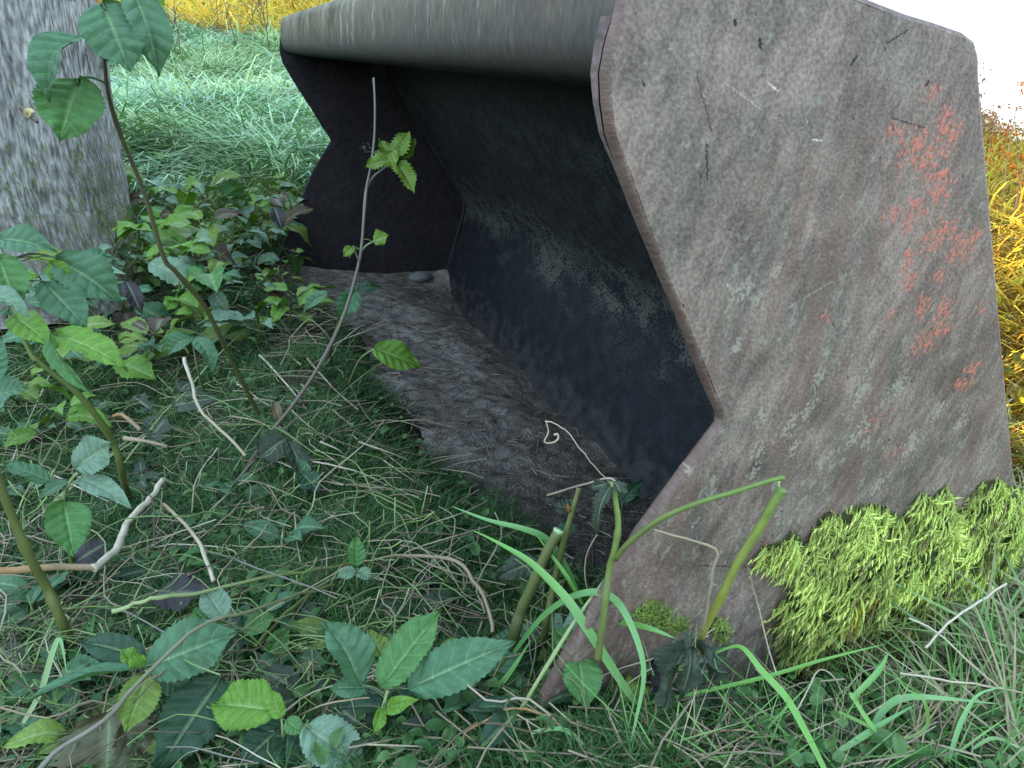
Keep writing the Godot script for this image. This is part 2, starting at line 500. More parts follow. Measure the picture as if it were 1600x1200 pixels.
func lip_material() -> StandardMaterial3D:
	# front of the top beam: algae grey with pale runs down its face, browner at the near end
	var w := 2048; var h := 512
	var d := PackedByteArray(); d.resize(w * h * 3)
	var hg := PackedByteArray(); hg.resize(w * h)
	var big := noise(0.004, 4, 83); var run := noise(0.02, 4, 87); var iso := noise(0.03, 4, 88); var fine := noise(0.12, 3, 89)
	for y in h:
		for x in w:
			var o := y * w + x
			var near := 1.0 - float(x) / w
			var s := float(y) / h
			var b := big.get_noise_2d(x, y * 0.8); var rn := run.get_noise_2d(x * 1.3 + y * 0.10, y * 0.07); var f := fine.get_noise_2d(x, y * 0.5)
			var k := clampf(0.5 + b * 1.1 + rn * 0.16 + iso.get_noise_2d(x, y) * 0.7, 0.0, 1.0)
			var r := lerpf(0.070, 0.225, k); var g := lerpf(0.060, 0.200, k); var bl := lerpf(0.036, 0.108, k)
			var br := clampf(near * 1.3 - 0.35 + b * 0.6, 0.0, 1.0) * 0.8
			r = lerpf(r, 0.115, br); g = lerpf(g, 0.088, br); bl = lerpf(bl, 0.075, br)
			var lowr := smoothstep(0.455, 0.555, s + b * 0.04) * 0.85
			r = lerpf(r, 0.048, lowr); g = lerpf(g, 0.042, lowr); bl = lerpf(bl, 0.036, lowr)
			var gg := 1.0 + f * 0.35
			r *= gg; g *= gg; bl *= gg
			var st := smoothstep(0.26, 0.62, rn * 0.9 + f * 0.25 + b * 0.45) * (1.0 - smoothstep(0.47, 0.56, s)) * 0.7
			r = lerpf(r, 0.36, st); g = lerpf(g, 0.36, st); bl = lerpf(bl, 0.30, st)
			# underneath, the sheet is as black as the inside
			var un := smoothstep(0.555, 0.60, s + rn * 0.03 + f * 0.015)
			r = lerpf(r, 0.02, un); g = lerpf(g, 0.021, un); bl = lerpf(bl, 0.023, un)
			put_px(d, o * 3, srgb(r, g, bl))
			hg[o] = clampi(int(128.0 + rn * 20.0 + f * 34.0), 0, 255)
	var m := mat(0.7, 0.4, false)
	m.albedo_texture = tex(to_image(w, h, d))
	m.normal_enabled = true
	m.normal_texture = to_normal(hg, w, h, 2.0)
	m.normal_scale = 0.6
	return m

func mottled(w: int, lo: Color, hi: Color, freq: float, seed: int, contrast := 1.0) -> ImageTexture:
	var a := noise(freq, 4, seed); var b := noise(freq * 9.0, 3, seed + 7)
	var d := PackedByteArray(); d.resize(w * w * 3)
	for y in w:
		for x in w:
			var k := clampf(0.5 + (a.get_noise_2d(x, y) * 0.6 + b.get_noise_2d(x, y) * 0.6) * contrast, 0.0, 1.0)
			put_px(d, (y * w + x) * 3, lo.lerp(hi, k).linear_to_srgb())
	return tex(to_image(w, w, d))

func bumps(w: int, freq: float, seed: int, strength: float) -> ImageTexture:
	var a := noise(freq, 4, seed)
	var d := PackedByteArray(); d.resize(w * w)
	for y in w:
		for x in w:
			d[y * w + x] = clampi(int(128.0 + 120.0 * a.get_noise_2d(x, y)), 0, 255)
	return to_normal(d, w, w, strength)

func leaf_material(rough: float, spec: float, back: Color) -> StandardMaterial3D:
	if not M.has("leaf_a"):
		var w := 256; var h := 512
		var d := PackedByteArray(); d.resize(w * h * 3)
		var hg := PackedByteArray(); hg.resize(w * h)
		var net := noise(0.11, 2, 97, FastNoiseLite.TYPE_CELLULAR)
		net.cellular_return_type = FastNoiseLite.RETURN_DISTANCE2_SUB
		var fine := noise(0.05, 3, 99); var blot := noise(0.014, 3, 101)
		for y in h:
			for x in w:
				var o := y * w + x
				var a := absf(x - 127.5) / 127.5; var f := float(y) / h
				var ph := f * 6.5 - a * 0.75 + 0.5
				var vd := absf(ph - roundf(ph))          # distance to a side vein
				var vn := exp(-pow(vd / 0.055, 2.0)) * (1.0 - a * 0.55)
				var mid := exp(-pow(a / 0.035, 2.0))
				var cl := net.get_noise_2d(x, y)
				var k := 0.80 + fine.get_noise_2d(x, y) * 0.05 + blot.get_noise_2d(x, y) * 0.09 + cl * 0.06
				var pale := clampf(vn * 0.55 + mid * 0.75, 0.0, 0.9)
				var c := Color(k, k, k).lerp(Color(1.0, 1.0, 0.95), pale)
				if fine.get_noise_2d(x * 2.3 + 700.0, y * 2.3) > 0.54: c = c.lerp(Color(0.6, 0.5, 0.4), 0.5)
				put_px(d, o * 3, c)
				hg[o] = clampi(int(150.0 - vn * 80.0 - mid * 90.0 + cl * 26.0 + fine.get_noise_2d(x, y) * 30.0), 0, 255)
		M.leaf_a = tex(to_image(w, h, d))
		M.leaf_n = to_normal(hg, w, h, 3.0)
	var m := mat(rough, spec)
	m.albedo_texture = M.leaf_a
	m.normal_enabled = true; m.normal_texture = M.leaf_n; m.normal_scale = 1.7
	m.backlight_enabled = true; m.backlight = back
	return m

func tri(m: StandardMaterial3D, a: Texture2D, n: Texture2D, scale: float) -> StandardMaterial3D:
	m.uv1_triplanar = true; m.uv1_world_triplanar = true; m.uv1_scale = Vector3.ONE * scale
	m.albedo_texture = a
	if n:
		m.normal_enabled = true; m.normal_texture = n
	return m

func make_materials() -> void:
	M.plate = plate_material()
	M.inside = interior_material()
	M.lip = lip_material()
	M.rust = tri(mat(0.75, 0.4, false), mottled(256, Color(0.08, 0.055, 0.05), Color(0.20, 0.14, 0.125), 0.02, 7, 1.4), bumps(256, 0.06, 8, 3.0), 3.0)
	M.black = tri(mat(0.8, 0.3, false), mottled(256, Color(0.012, 0.011, 0.013), Color(0.034, 0.027, 0.029), 0.015, 17), bumps(256, 0.05, 18, 3.0), 2.0)
	M.ground = tri(mat(0.95, 0.2), mottled(512, Color(0.35, 0.32, 0.28), Color(1.0, 1.0, 0.95), 0.012, 27, 1.3), bumps(512, 0.05, 28, 6.0), 1.7)
	M.soil = tri(mat(0.95, 0.2), mottled(512, Color(0.35, 0.33, 0.32), Color(1.0, 0.98, 0.95), 0.015, 37, 1.7), bumps(512, 0.07, 38, 8.0), 2.6)
	M.leaf = leaf_material(0.46, 0.32, Color(0.55, 0.62, 0.2))
	M.leaf_dull = leaf_material(0.6, 0.4, Color(0.3, 0.3, 0.15))
	M.stem = mat(0.55, 0.45)
	M.dry = mat(0.7, 0.35)
	M.grass = mat(0.42, 0.5)
	M.grass.backlight_enabled = true; M.grass.backlight = Color(0.55, 0.6, 0.25)
	M.turf = mat(0.55, 0.35)
	M.gold = mat(0.5, 0.4)
	M.gold.backlight_enabled = true; M.gold.backlight = Color(1.3, 1.2, 0.8)
	M.moss = mat(0.75, 0.3)
	M.moss.backlight_enabled = true; M.moss.backlight = Color(0.5, 0.55, 0.2)
	M.bark = tri(mat(0.9, 0.25), bark_texture(), M.bark_n, 1.6)

func bark_texture() -> ImageTexture:
	var w := 512
	var a := noise(0.02, 4, 111); var b := noise(0.06, 3, 113); var c := noise(0.008, 3, 117)
	var d := PackedByteArray(); d.resize(w * w * 3)
	var hg := PackedByteArray(); hg.resize(w * w)
	for y in w:
		for x in w:
			var r := a.get_noise_2d(x * 2.6, y * 0.30); var s := b.get_noise_2d(x * 1.6, y * 0.35); var p := c.get_noise_2d(x, y)
			var ridge := 1.0 - absf(r) * 2.4
			var k := clampf(0.62 - maxf(ridge, 0.0) * 0.42 + s * 0.75 + p * 0.35, 0.0, 1.0)
			put_px(d, (y * w + x) * 3, Color(0.16, 0.15, 0.145).lerp(Color(1.0, 0.99, 0.95), k).linear_to_srgb())
			hg[y * w + x] = clampi(int(150.0 - maxf(ridge, 0.0) * 85.0 + s * 70.0), 0, 255)
	M.bark_n = to_normal(hg, w, w, 5.0)
	return tex(to_image(w, w, d))

# ------------------------------------------------------------------ the setting
func build_ground() -> void:
	var mb := MB.new()
	var rings := 190; var segs := 300
	var r := 0.12
	var radii: Array = []
	while r < 2500.0:
		radii.append(r)
		r *= 1.024 if r < 30.0 else 1.15
	var c0 := mb.add(Vector3(0, ground(0, 0), 0), Color(0.05, 0.06, 0.03))
	for i in radii.size():
		for k in segs:
			var an := TAU * k / segs
			var x: float = sin(an) * radii[i]; var z: float = -cos(an) * radii[i]
			var y := ground(x, z)
			if radii[i] > 25.0: y = lerpf(y, 0.55 + maxf(0.0, -x) * 0.05 * exp(-radii[i] / 300.0), smoothstep(25.0, 70.0, radii[i]))
			y += n_fine.get_noise_2d(x * 60.0, z * 60.0) * 0.008 * minf(1.0, 3.0 / radii[i])
			var g := clampf(0.5 + n_clump.get_noise_2d(x, z) * 1.3, 0.0, 1.0)
			var col := Color(0.05, 0.042, 0.03).lerp(Color(0.035, 0.06, 0.022), g)
			if radii[i] > 2.6: col = col.lerp(Color(0.10, 0.13, 0.06), clampf(radii[i] / 6.0 - 0.4, 0, 1))
			if x > 0.8 and z < -0.9 or z < -10.5: col = Color(0.30, 0.21, 0.06).lerp(Color(0.16, 0.17, 0.05), g)
			mb.add(Vector3(x, y, z), col)
	for k in segs:
		mb.tri(c0, 1 + k, 1 + (k + 1) % segs)
	for i in radii.size() - 1:
		for k in segs:
			var a := 1 + i * segs + k; var b := 1 + i * segs + (k + 1) % segs
			mb.quad(a, a + segs, b + segs, b)
	var o := put("ground", mb, M.ground)
	tag(o, "overgrown earth bank rising to the left and away", "ground", "", "structure")

# ------------------------------------------------------------------ the bucket
func outline() -> PackedVector2Array:
	return PackedVector2Array([Vector2(0.262, 0.035), Vector2(0.258, 0.016), Vector2(0.253, 0.0), Vector2(0.250, -0.018), Vector2(0.252, -0.037), Vector2(0.257, -0.058), Vector2(0.269, -0.081), Vector2(0.283, -0.110), Vector2(0.299, -0.142), Vector2(0.322, -0.184), Vector2(0.346, -0.228), Vector2(0.368, -0.270), Vector2(0.388, -0.306), Vector2(0.3885, -0.316), Vector2(0.352, -0.363), Vector2(0.312, -0.417), Vector2(0.240, -0.548), Vector2(0.168, -0.694), Vector2(0.122, -0.785), Vector2(0.135, -0.815), Vector2(0.45, -0.875), Vector2(0.74, -0.945), Vector2(0.768, -0.948), Vector2(0.785, -0.93), Vector2(0.84, -0.80), Vector2(0.906, -0.635), Vector2(0.914, -0.600), Vector2(0.906, -0.572), Vector2(0.847, -0.473), Vector2(0.752, -0.298), Vector2(0.660, -0.123), Vector2(0.607, -0.022), Vector2(0.601, -0.008), Vector2(0.592, 0.003), Vector2(0.578, 0.009), Vector2(0.545, 0.016), Vector2(0.511, 0.022), Vector2(0.473, 0.030), Vector2(0.36, 0.056), Vector2(0.30, 0.072), Vector2(0.284, 0.073), Vector2(0.271, 0.062)])

func inset(p: PackedVector2Array, by: float) -> PackedVector2Array:
	var out := PackedVector2Array()
	var n := p.size()
	for i in n:
		var a := (p[i] - p[(i + n - 1) % n]).normalized(); var b := (p[(i + 1) % n] - p[i]).normalized()
		var na := Vector2(-a.y, a.x); var nb := Vector2(-b.y, b.x)
		var m := (na + nb).normalized()
		out.append(p[i] + m * by / maxf(m.dot(na), 0.4))
	return out

func side_plate(w0: float, w1: float, skin: Material, parent: Node3D, label: String) -> void:
	# outer face at w0, inner face at w1, edges rounded over
	var p := outline()
	var area := 0.0
	for i in p.size():
		area += p[i].cross(p[(i + 1) % p.size()])
	var sg := 1.0 if area > 0 else -1.0
	var mb := MB.new()
	var dirw := signf(w1 - w0)
	var steps := [[0.0045, 0.0], [0.0018, 0.0010], [0.0, 0.0045]]
	var loops: Array = []
	for s in steps:
		loops.append([inset(p, s[0] * sg), w0 + s[1] * dirw])
	steps.reverse()
	for s in steps:
		loops.append([inset(p, s[0] * sg), w1 - s[1] * dirw])
	var starts: Array = []
	for l in loops:
		starts.append(mb.v.size())
		for q in l[0]:
			var wob := n_fine.get_noise_2d(q.x * 900.0, q.y * 900.0) * 0.0012
			mb.add(bk(q.x + wob, q.y + wob, l[1]), Color.WHITE, Vector2((q.x - 0.2) / 0.8, (0.1 - q.y) / 1.1))
	var n := p.size()
	for i in loops.size() - 1:
		for k in n:
			var a: int = starts[i] + k; var b: int = starts[i] + (k + 1) % n
			var c: int = starts[i + 1] + k; var d: int = starts[i + 1] + (k + 1) % n
			mb.quad(a, b, d, c)
	# faces on vertices of their own, so that they stay flat
	for e in [0, loops.size() - 1]:
		var q: PackedVector2Array = loops[e][0]
		var f0 := mb.v.size()
		for pt in q:
			mb.add(bk(pt.x, pt.y, loops[e][1]), Color.WHITE, Vector2((pt.x - 0.2) / 0.8, (0.1 - pt.y) / 1.1))
		var t := Geometry2D.triangulate_polygon(q)
		for i in range(0, t.size(), 3):
			var a := f0 + t[i]; var b := f0 + t[i + 1]; var c := f0 + t[i + 2]
			var want := -U * dirw if e == 0 else U * dirw
			if (mb.v[c] - mb.v[a]).cross(mb.v[b] - mb.v[a]).dot(want) < 0: mb.tri(a, c, b)
			else: mb.tri(a, b, c)
	# ring triangles may face inwards: turn them by testing one
	var o := put("side_plate", mb, skin, parent)
	if label: o.set_meta("label", label)

func sheet(called: String, sec: Array, thick: float, w0: float, w1: float, m: Material, parent: Node3D, nw := 60, bow := 0.0, vflip := 1.0) -> MeshInstance3D:
	# a bent steel sheet: its section swept along the bucket's width, with thickness on the outer side
	var pts := PackedVector2Array()
	for p in sec: pts.append(p)
	var n := pts.size()
	var arc := [0.0]
	for i in range(1, n): arc.append(arc[i - 1] + pts[i].distance_to(pts[i - 1]))
	var mb := MB.new()
	for side in 2:
		var start := mb.v.size()
		for j in nw + 1:
			var w := lerpf(w0, w1, float(j) / nw)
			for i in n:
				var a := (pts[mini(i + 1, n - 1)] - pts[maxi(i - 1, 0)]).normalized()
				var nn := Vector2(-a.y, a.x)
				var q := pts[i] + nn * (thick * side)
				var dent := 0.0
				if side == 0 and bow > 0.0 and i > 0 and i < n - 1: dent = bow * n_ground.get_noise_2d(w * 1.6, arc[i] * 3.0)
				q += nn * dent
				mb.add(bk(q.x, q.y, w), Color.WHITE, Vector2(float(j) / nw, arc[i] / arc[n - 1]))
		for j in nw:
			for i in n - 1:
				var a := start + j * n + i
				if side == 0: mb.quad(a, a + 1, a + n + 1, a + n)
				else: mb.quad(a, a + n, a + n + 1, a + 1)
	# close the long edges
	var half := (nw + 1) * n
	for j in nw:
		for i in [0, n - 1]:
			var a: int = j * n + i
			mb.quad(a, a + n, a + n + half, a + half)
	return put(called, mb, m, parent)

func build_bucket() -> void:
	var root := thing("loader_bucket", "big rusty steel loader bucket lying open in the weeds, flaked red paint on its side", "bucket", bk(0.45, -0.85, 1.1))
	side_plate(0.0, 0.014, M.plate, root, "weathered rusty side plate with flakes of red paint")
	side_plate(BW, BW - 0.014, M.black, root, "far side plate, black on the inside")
	# inner profile of the back from the top fold down to the floor, densely sampled
	var raw := [Vector2(0.600, -0.048), Vector2(0.630, -0.082), Vector2(0.685, -0.206), Vector2(0.742, -0.300), Vector2(0.803, -0.403), Vector2(0.853, -0.490), Vector2(0.884, -0.552), Vector2(0.887, -0.600), Vector2(0.868, -0.660), Vector2(0.827, -0.780), Vector2(0.775, -0.910), Vector2(0.758, -0.955)]
	var prof: Array = []
	for i in raw.size() - 1:
		var a: Vector2 = raw[maxi(i - 1, 0)]; var b: Vector2 = raw[i]; var c: Vector2 = raw[i + 1]; var d: Vector2 = raw[mini(i + 2, raw.size() - 1)]
		for k in 5: prof.append(b.cubic_interpolate(c, a, d, k / 5.0))
	prof.append(raw[-1])
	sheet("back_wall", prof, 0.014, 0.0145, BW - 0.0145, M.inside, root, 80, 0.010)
	# top beam: rounded nose, underside and top
	var nose := [Vector2(0.578, 0.003), Vector2(0.50, 0.022), Vector2(0.36, 0.062), Vector2(0.305, 0.083), Vector2(0.285, 0.087), Vector2(0.270, 0.081), Vector2(0.262, 0.067), Vector2(0.258, 0.045), Vector2(0.256, 0.020), Vector2(0.255, 0.004), Vector2(0.258, -0.009), Vector2(0.266, -0.019), Vector2(0.280, -0.026), Vector2(0.34, -0.036), Vector2(0.46, -0.043), Vector2(0.596, -0.046)]
	for i in range(3, nose.size() - 3): nose[i] += Vector2(0.004, 0.0)
	nose.reverse()
	var fwd: Array = []
	# texture runs from the top of the nose down: start at the nose top
	for i in range(nose.size() - 1, -1, -1): fwd.append(nose[i])
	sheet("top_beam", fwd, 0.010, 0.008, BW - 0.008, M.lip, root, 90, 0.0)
	sheet("floor_plate", [Vector2(0.752, -0.957), Vector2(0.45, -0.885), Vector2(0.13, -0.812)], 0.02, 0.0145, BW - 0.0145, M.rust, root, 8, 0.0)
	var gs := MB.new()
	var og := outline()
	for i in 10:
		var q := og[i]
		var wd := lerpf(0.034, 0.0145, i / 9.0)
		for e in [[0.0015, 0.0135], [0.0015, wd - 0.003], [0.004, wd], [0.03, wd], [0.03, 0.0135]]:
			gs.add(bk(q.x + e[0], q.y, e[1]), Color.WHITE)
	for i in 9:
		for k in 4:
			gs.quad(i * 5 + k, (i + 1) * 5 + k, (i + 1) * 5 + k + 1, i * 5 + k + 1)
	put("corner_gusset", gs, M.rust, root)
	# weld bead where the near plate meets the beam and the back
	var bead := MB.new()
	var path := PackedVector3Array()
	for q in prof: path.append(bk(q.x - 0.003, q.y, BW - 0.017))
	tube(bead, path, 0.006, 0.006, Color(0.03, 0.024, 0.024), Color(0.03, 0.026, 0.026), 6, 0.3)
	put("weld_bead", bead, M.dry, root)

func soil_t(v: float, w: float) -> float:
	var t := -0.755 - 0.20 * (v - 0.15)
	t -= 0.045 * smoothstep(0.55, 0.78, v) * (1.0 - smoothstep(1.9, 2.3, w))
	t += 0.09 * exp(-w / 0.22) * smoothstep(0.62, 0.25, v)
	t += 0.02 * n_ground.get_noise_2d(v * 3.0 + 40.0, w * 2.0)
	t += 0.004 * n_fine.get_noise_2d(v * 900.0, w * 900.0) + 0.007 * n_fine.get_noise_2d(v * 260.0, w * 260.0)
	t += 0.05 * exp(-pow((w - 2.28) / 0.10, 2.0)) * smoothstep(0.5, 0.8, v)
	return t

func build_soil() -> void:
	var mb := MB.new()
	var nv := 90; var nw := 220
	for j in nw + 1:
		for i in nv + 1:
			var v := lerpf(0.02, 0.83, float(i) / nv); var w := lerpf(0.016, BW - 0.016, float(j) / nw)
			var k := clampf(0.5 + n_clump.get_noise_2d(v * 3.0 + 9.0, w * 3.0) * 1.2, 0, 1)
			var front := smoothstep(0.55, 0.2, v)
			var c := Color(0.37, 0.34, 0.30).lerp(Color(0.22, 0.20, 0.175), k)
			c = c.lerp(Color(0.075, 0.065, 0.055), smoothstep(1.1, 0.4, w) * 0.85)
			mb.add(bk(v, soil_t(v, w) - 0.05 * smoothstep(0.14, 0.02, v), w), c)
	for j in nw:
		for i in nv:
			var a := j * (nv + 1) + i
			mb.quad(a, a + nv + 1, a + nv + 2, a + 1)
	var root := thing("soil_heap", "grey silt and leaf mould lying on the floor inside the bucket", "soil", bk(0.4, -0.85, 1.1))
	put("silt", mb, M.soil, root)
	# crumbs, needles and broken stalks on it
	var bit := MB.new()
	tube(bit, PackedVector3Array([Vector3(-0.5, 0, 0), Vector3(-0.1, 0.06, 0.02), Vector3(0.5, 0, -0.03)]), 0.03, 0.02, Color.WHITE, Color.WHITE, 4)
	var xs: Array = []; var cols: Array = []
	for i in 3800:
		var w := pow(rng.randf(), 0.9) * 2.25 + 0.02; var v := rng.randf_range(0.06, 0.76)
		var p := bk(v, soil_t(v, w) + 0.003, w)
		var l := rng.randf_range(0.008, 0.035) if rng.randf() < 0.85 else rng.randf_range(0.04, 0.16)
		var b := Basis.from_euler(Vector3(rng.randf_range(-0.3, 0.3), rng.randf() * TAU, rng.randf_range(-0.3, 0.3))).scaled_local(Vector3(l, l if l < 0.03 else 0.03, l if l < 0.03 else 0.035))
		xs.append(Transform3D(b, p))
		var dark := rng.randf()
		cols.append(Color(0.03, 0.025, 0.022) if dark < 0.5 else (Color(0.13, 0.105, 0.08) if dark < 0.82 else Color(0.36, 0.31, 0.23)))
	many("litter", bit.mesh(), M.dry, xs, cols, root)
	# the pale stone in the far corner
	var st := MB.new()
	var sp := bk(0.675, soil_t(0.675, 2.22) + 0.012, 2.22)
	for i in 9:
		for k in 14:
			var a := PI * i / 8.0; var b := TAU * k / 14.0
			var q := Vector3(sin(a) * cos(b) * 0.05, cos(a) * 0.024, sin(a) * sin(b) * 0.034)
			q *= 1.0 + 0.25 * n_fine.get_noise_3d(q.x * 700, q.y * 700, q.z * 700)
			var c := 0.17 + 0.06 * n_fine.get_noise_2d(i * 60.0, k * 60.0)
			st.add(sp + Basis(Vector3.UP, 0.5) * q, Color(c, c * 0.98, c * 0.88))
	for i in 8:
		for k in 14:
			st.quad(i * 14 + k, i * 14 + (k + 1) % 14, (i + 1) * 14 + (k + 1) % 14, (i + 1) * 14 + k)
	tag(put("stone", st, M.dry), "pale flat stone on the silt in the far corner of the bucket", "stone")

# ------------------------------------------------------------------ plants
var C := {
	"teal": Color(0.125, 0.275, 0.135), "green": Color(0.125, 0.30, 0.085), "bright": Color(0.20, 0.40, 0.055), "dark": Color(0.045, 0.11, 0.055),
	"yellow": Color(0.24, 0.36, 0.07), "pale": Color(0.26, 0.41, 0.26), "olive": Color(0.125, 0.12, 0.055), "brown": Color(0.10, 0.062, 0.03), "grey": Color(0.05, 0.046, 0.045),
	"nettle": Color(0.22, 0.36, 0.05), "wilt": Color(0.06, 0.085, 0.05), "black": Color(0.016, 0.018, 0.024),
	"s_green": Color(0.13, 0.20, 0.04), "s_olive": Color(0.10, 0.115, 0.03), "s_brown": Color(0.115, 0.09, 0.065), "s_grey": Color(0.17, 0.155, 0.13), "s_pale": Color(0.27, 0.32, 0.14), "s_yellow": Color(0.23, 0.21, 0.035), "s_dark": Color(0.05, 0.065, 0.02),
	"straw": Color(0.32, 0.245, 0.145), "straw2": Color(0.20, 0.155, 0.10), "straw3": Color(0.46, 0.40, 0.29), "rustw": Color(0.30, 0.16, 0.06),
	"g1": Color(0.13, 0.30, 0.10), "g2": Color(0.16, 0.33, 0.10), "g3": Color(0.13, 0.31, 0.045), "g4": Color(0.085, 0.23, 0.06)}

func pts(list: Array) -> Array:
	# [px, py, depth]; a depth of 0 stands for the ground there
	var out: Array = []
	for p in list:
		out.append(on_ground(p[0], p[1]) - Vector3(0, 0.01, 0) if p[2] == 0 else at(p[0], p[1], p[2]))
	return out

func add_leaf(root: Node3D, L: Array, stem: PackedVector3Array, o := {}) -> MeshInstance3D:
	# px, py of base and tip, width in pixels, depth at base, depth gained to tip, colour, roll in degrees, curl, fold
	var p := at(L[0], L[1], L[5]); var q := at(L[2], L[3], L[5] + L[6])
	var w: float = L[4] / F * (L[5] + L[6] * 0.5)
	var c: Color = C[L[7]]
	var dir := (q - p).normalized()
	var mid := (p + q) * 0.5
	var n := (Vector3.UP * 0.55 + (EYE - mid).normalized() * 0.75).normalized().rotated(dir, deg_to_rad(L[8] if L.size() > 8 else 0.0))
	var oo: Dictionary = o.duplicate()
	oo.curl = L[9] if L.size() > 9 else 0.06
	oo.fold = L[10] if L.size() > 10 else 0.2
	oo.seed = absf(sin(L[0] * 12.9 + L[1] * 7.3)) * 500.0
	var mb := MB.new()
	leaf(mb, p, q, w, n, c, oo)
	if stem.size() > 0:
		var best := 0; var bd := 1e9
		for i in stem.size():
			if stem[i].distance_to(p) < bd:
				bd = stem[i].distance_to(p); best = i
		if bd > 0.003 and bd < 0.2:
			var s := stem[best]
			var r := clampf(w * 0.022, 0.0007, 0.0016)
			tube(mb, smooth_path([s, (s + p) * 0.5 + Vector3(0, 0.12 * bd, 0), p, p.lerp(q, 0.1)], 4), r * 1.2, r * 0.8, c.lerp(C["s_pale"], 0.5), c.lerp(C["s_pale"], 0.4), 5)
	return put("leaf", mb, M.leaf_dull if L[7] in ["wilt", "black", "grey", "brown", "olive"] else M.leaf, root)

func plant(called: String, label: String, category: String, stem: Array, rpx0: float, rpx1: float, c0: String, c1: String, leaves: Array, o := {}, group := "") -> Node3D:
	var p := pts(stem)
	var root := thing(called, label, category, p[0], group)
	var path := smooth_path(p, 6)
	var mb := MB.new()
	tube(mb, path, rpx0 * depth_of(p[0]) / F, rpx1 * depth_of(p[-1]) / F, C[c0], C[c1], 8, o.get("knots", 0.25))
	put("stem", mb, M.stem, root)
	for L in leaves:
		add_leaf(root, L, path, o)
	return root

func side_stem(root: Node3D, list: Array, rpx0: float, rpx1: float, c0: String, c1: String, called := "side_stem") -> void:
	var p := pts(list)
	var mb := MB.new()
	tube(mb, smooth_path(p, 6), rpx0 * depth_of(p[0]) / F, rpx1 * depth_of(p[-1]) / F, C[c0], C[c1], 6, 0.15)
	put(called, mb, M.stem, root)

func stick(called: String, label: String, category: String, list: Array, rpx0: float, rpx1: float, c0: String, c1: String, group := "", smooth := 4) -> void:
	var p := pts(list)
	var mb := MB.new()
	var path := smooth_path(p, smooth)
	var len := path[0].distance_to(path[-1])
	for i in range(1, path.size() - 1):       # small kinks
		path[i] += Vector3(n_fine.get_noise_2d(i * 45.0, list[0][0] * 13.0), n_fine.get_noise_2d(i * 45.0, list[0][1] * 17.0 + 300.0), 0.0) * len * 0.010
	tube(mb, path, rpx0 * 0.85 * depth_of(p[0]) / F, rpx1 * 0.85 * depth_of(p[-1]) / F, C[c0], C[c1], 6, 0.15)
	var root := thing(called, label, category, p[0], group)
	put("stalk" if category != "branch" else "wood", mb, M.dry, root)

func blade(label: String, list: Array, wpx: float, c0: String, c1: String, twist := 0.0, group := "") -> void:
	var p := pts(list)
	var mb := MB.new()
	var mid: Vector3 = p[p.size() / 2]
	ribbon(mb, smooth_path(p, 8), wpx * 0.85 * depth_of(mid) / F, (EYE - mid).normalized() * 0.8 + Vector3.UP * 0.6, C[c0], C[c1], 0.3, 1.0, twist)
	var root := thing("tall_grass", label, "grass", p[0], group)
	put("blade", mb, M.grass, root)

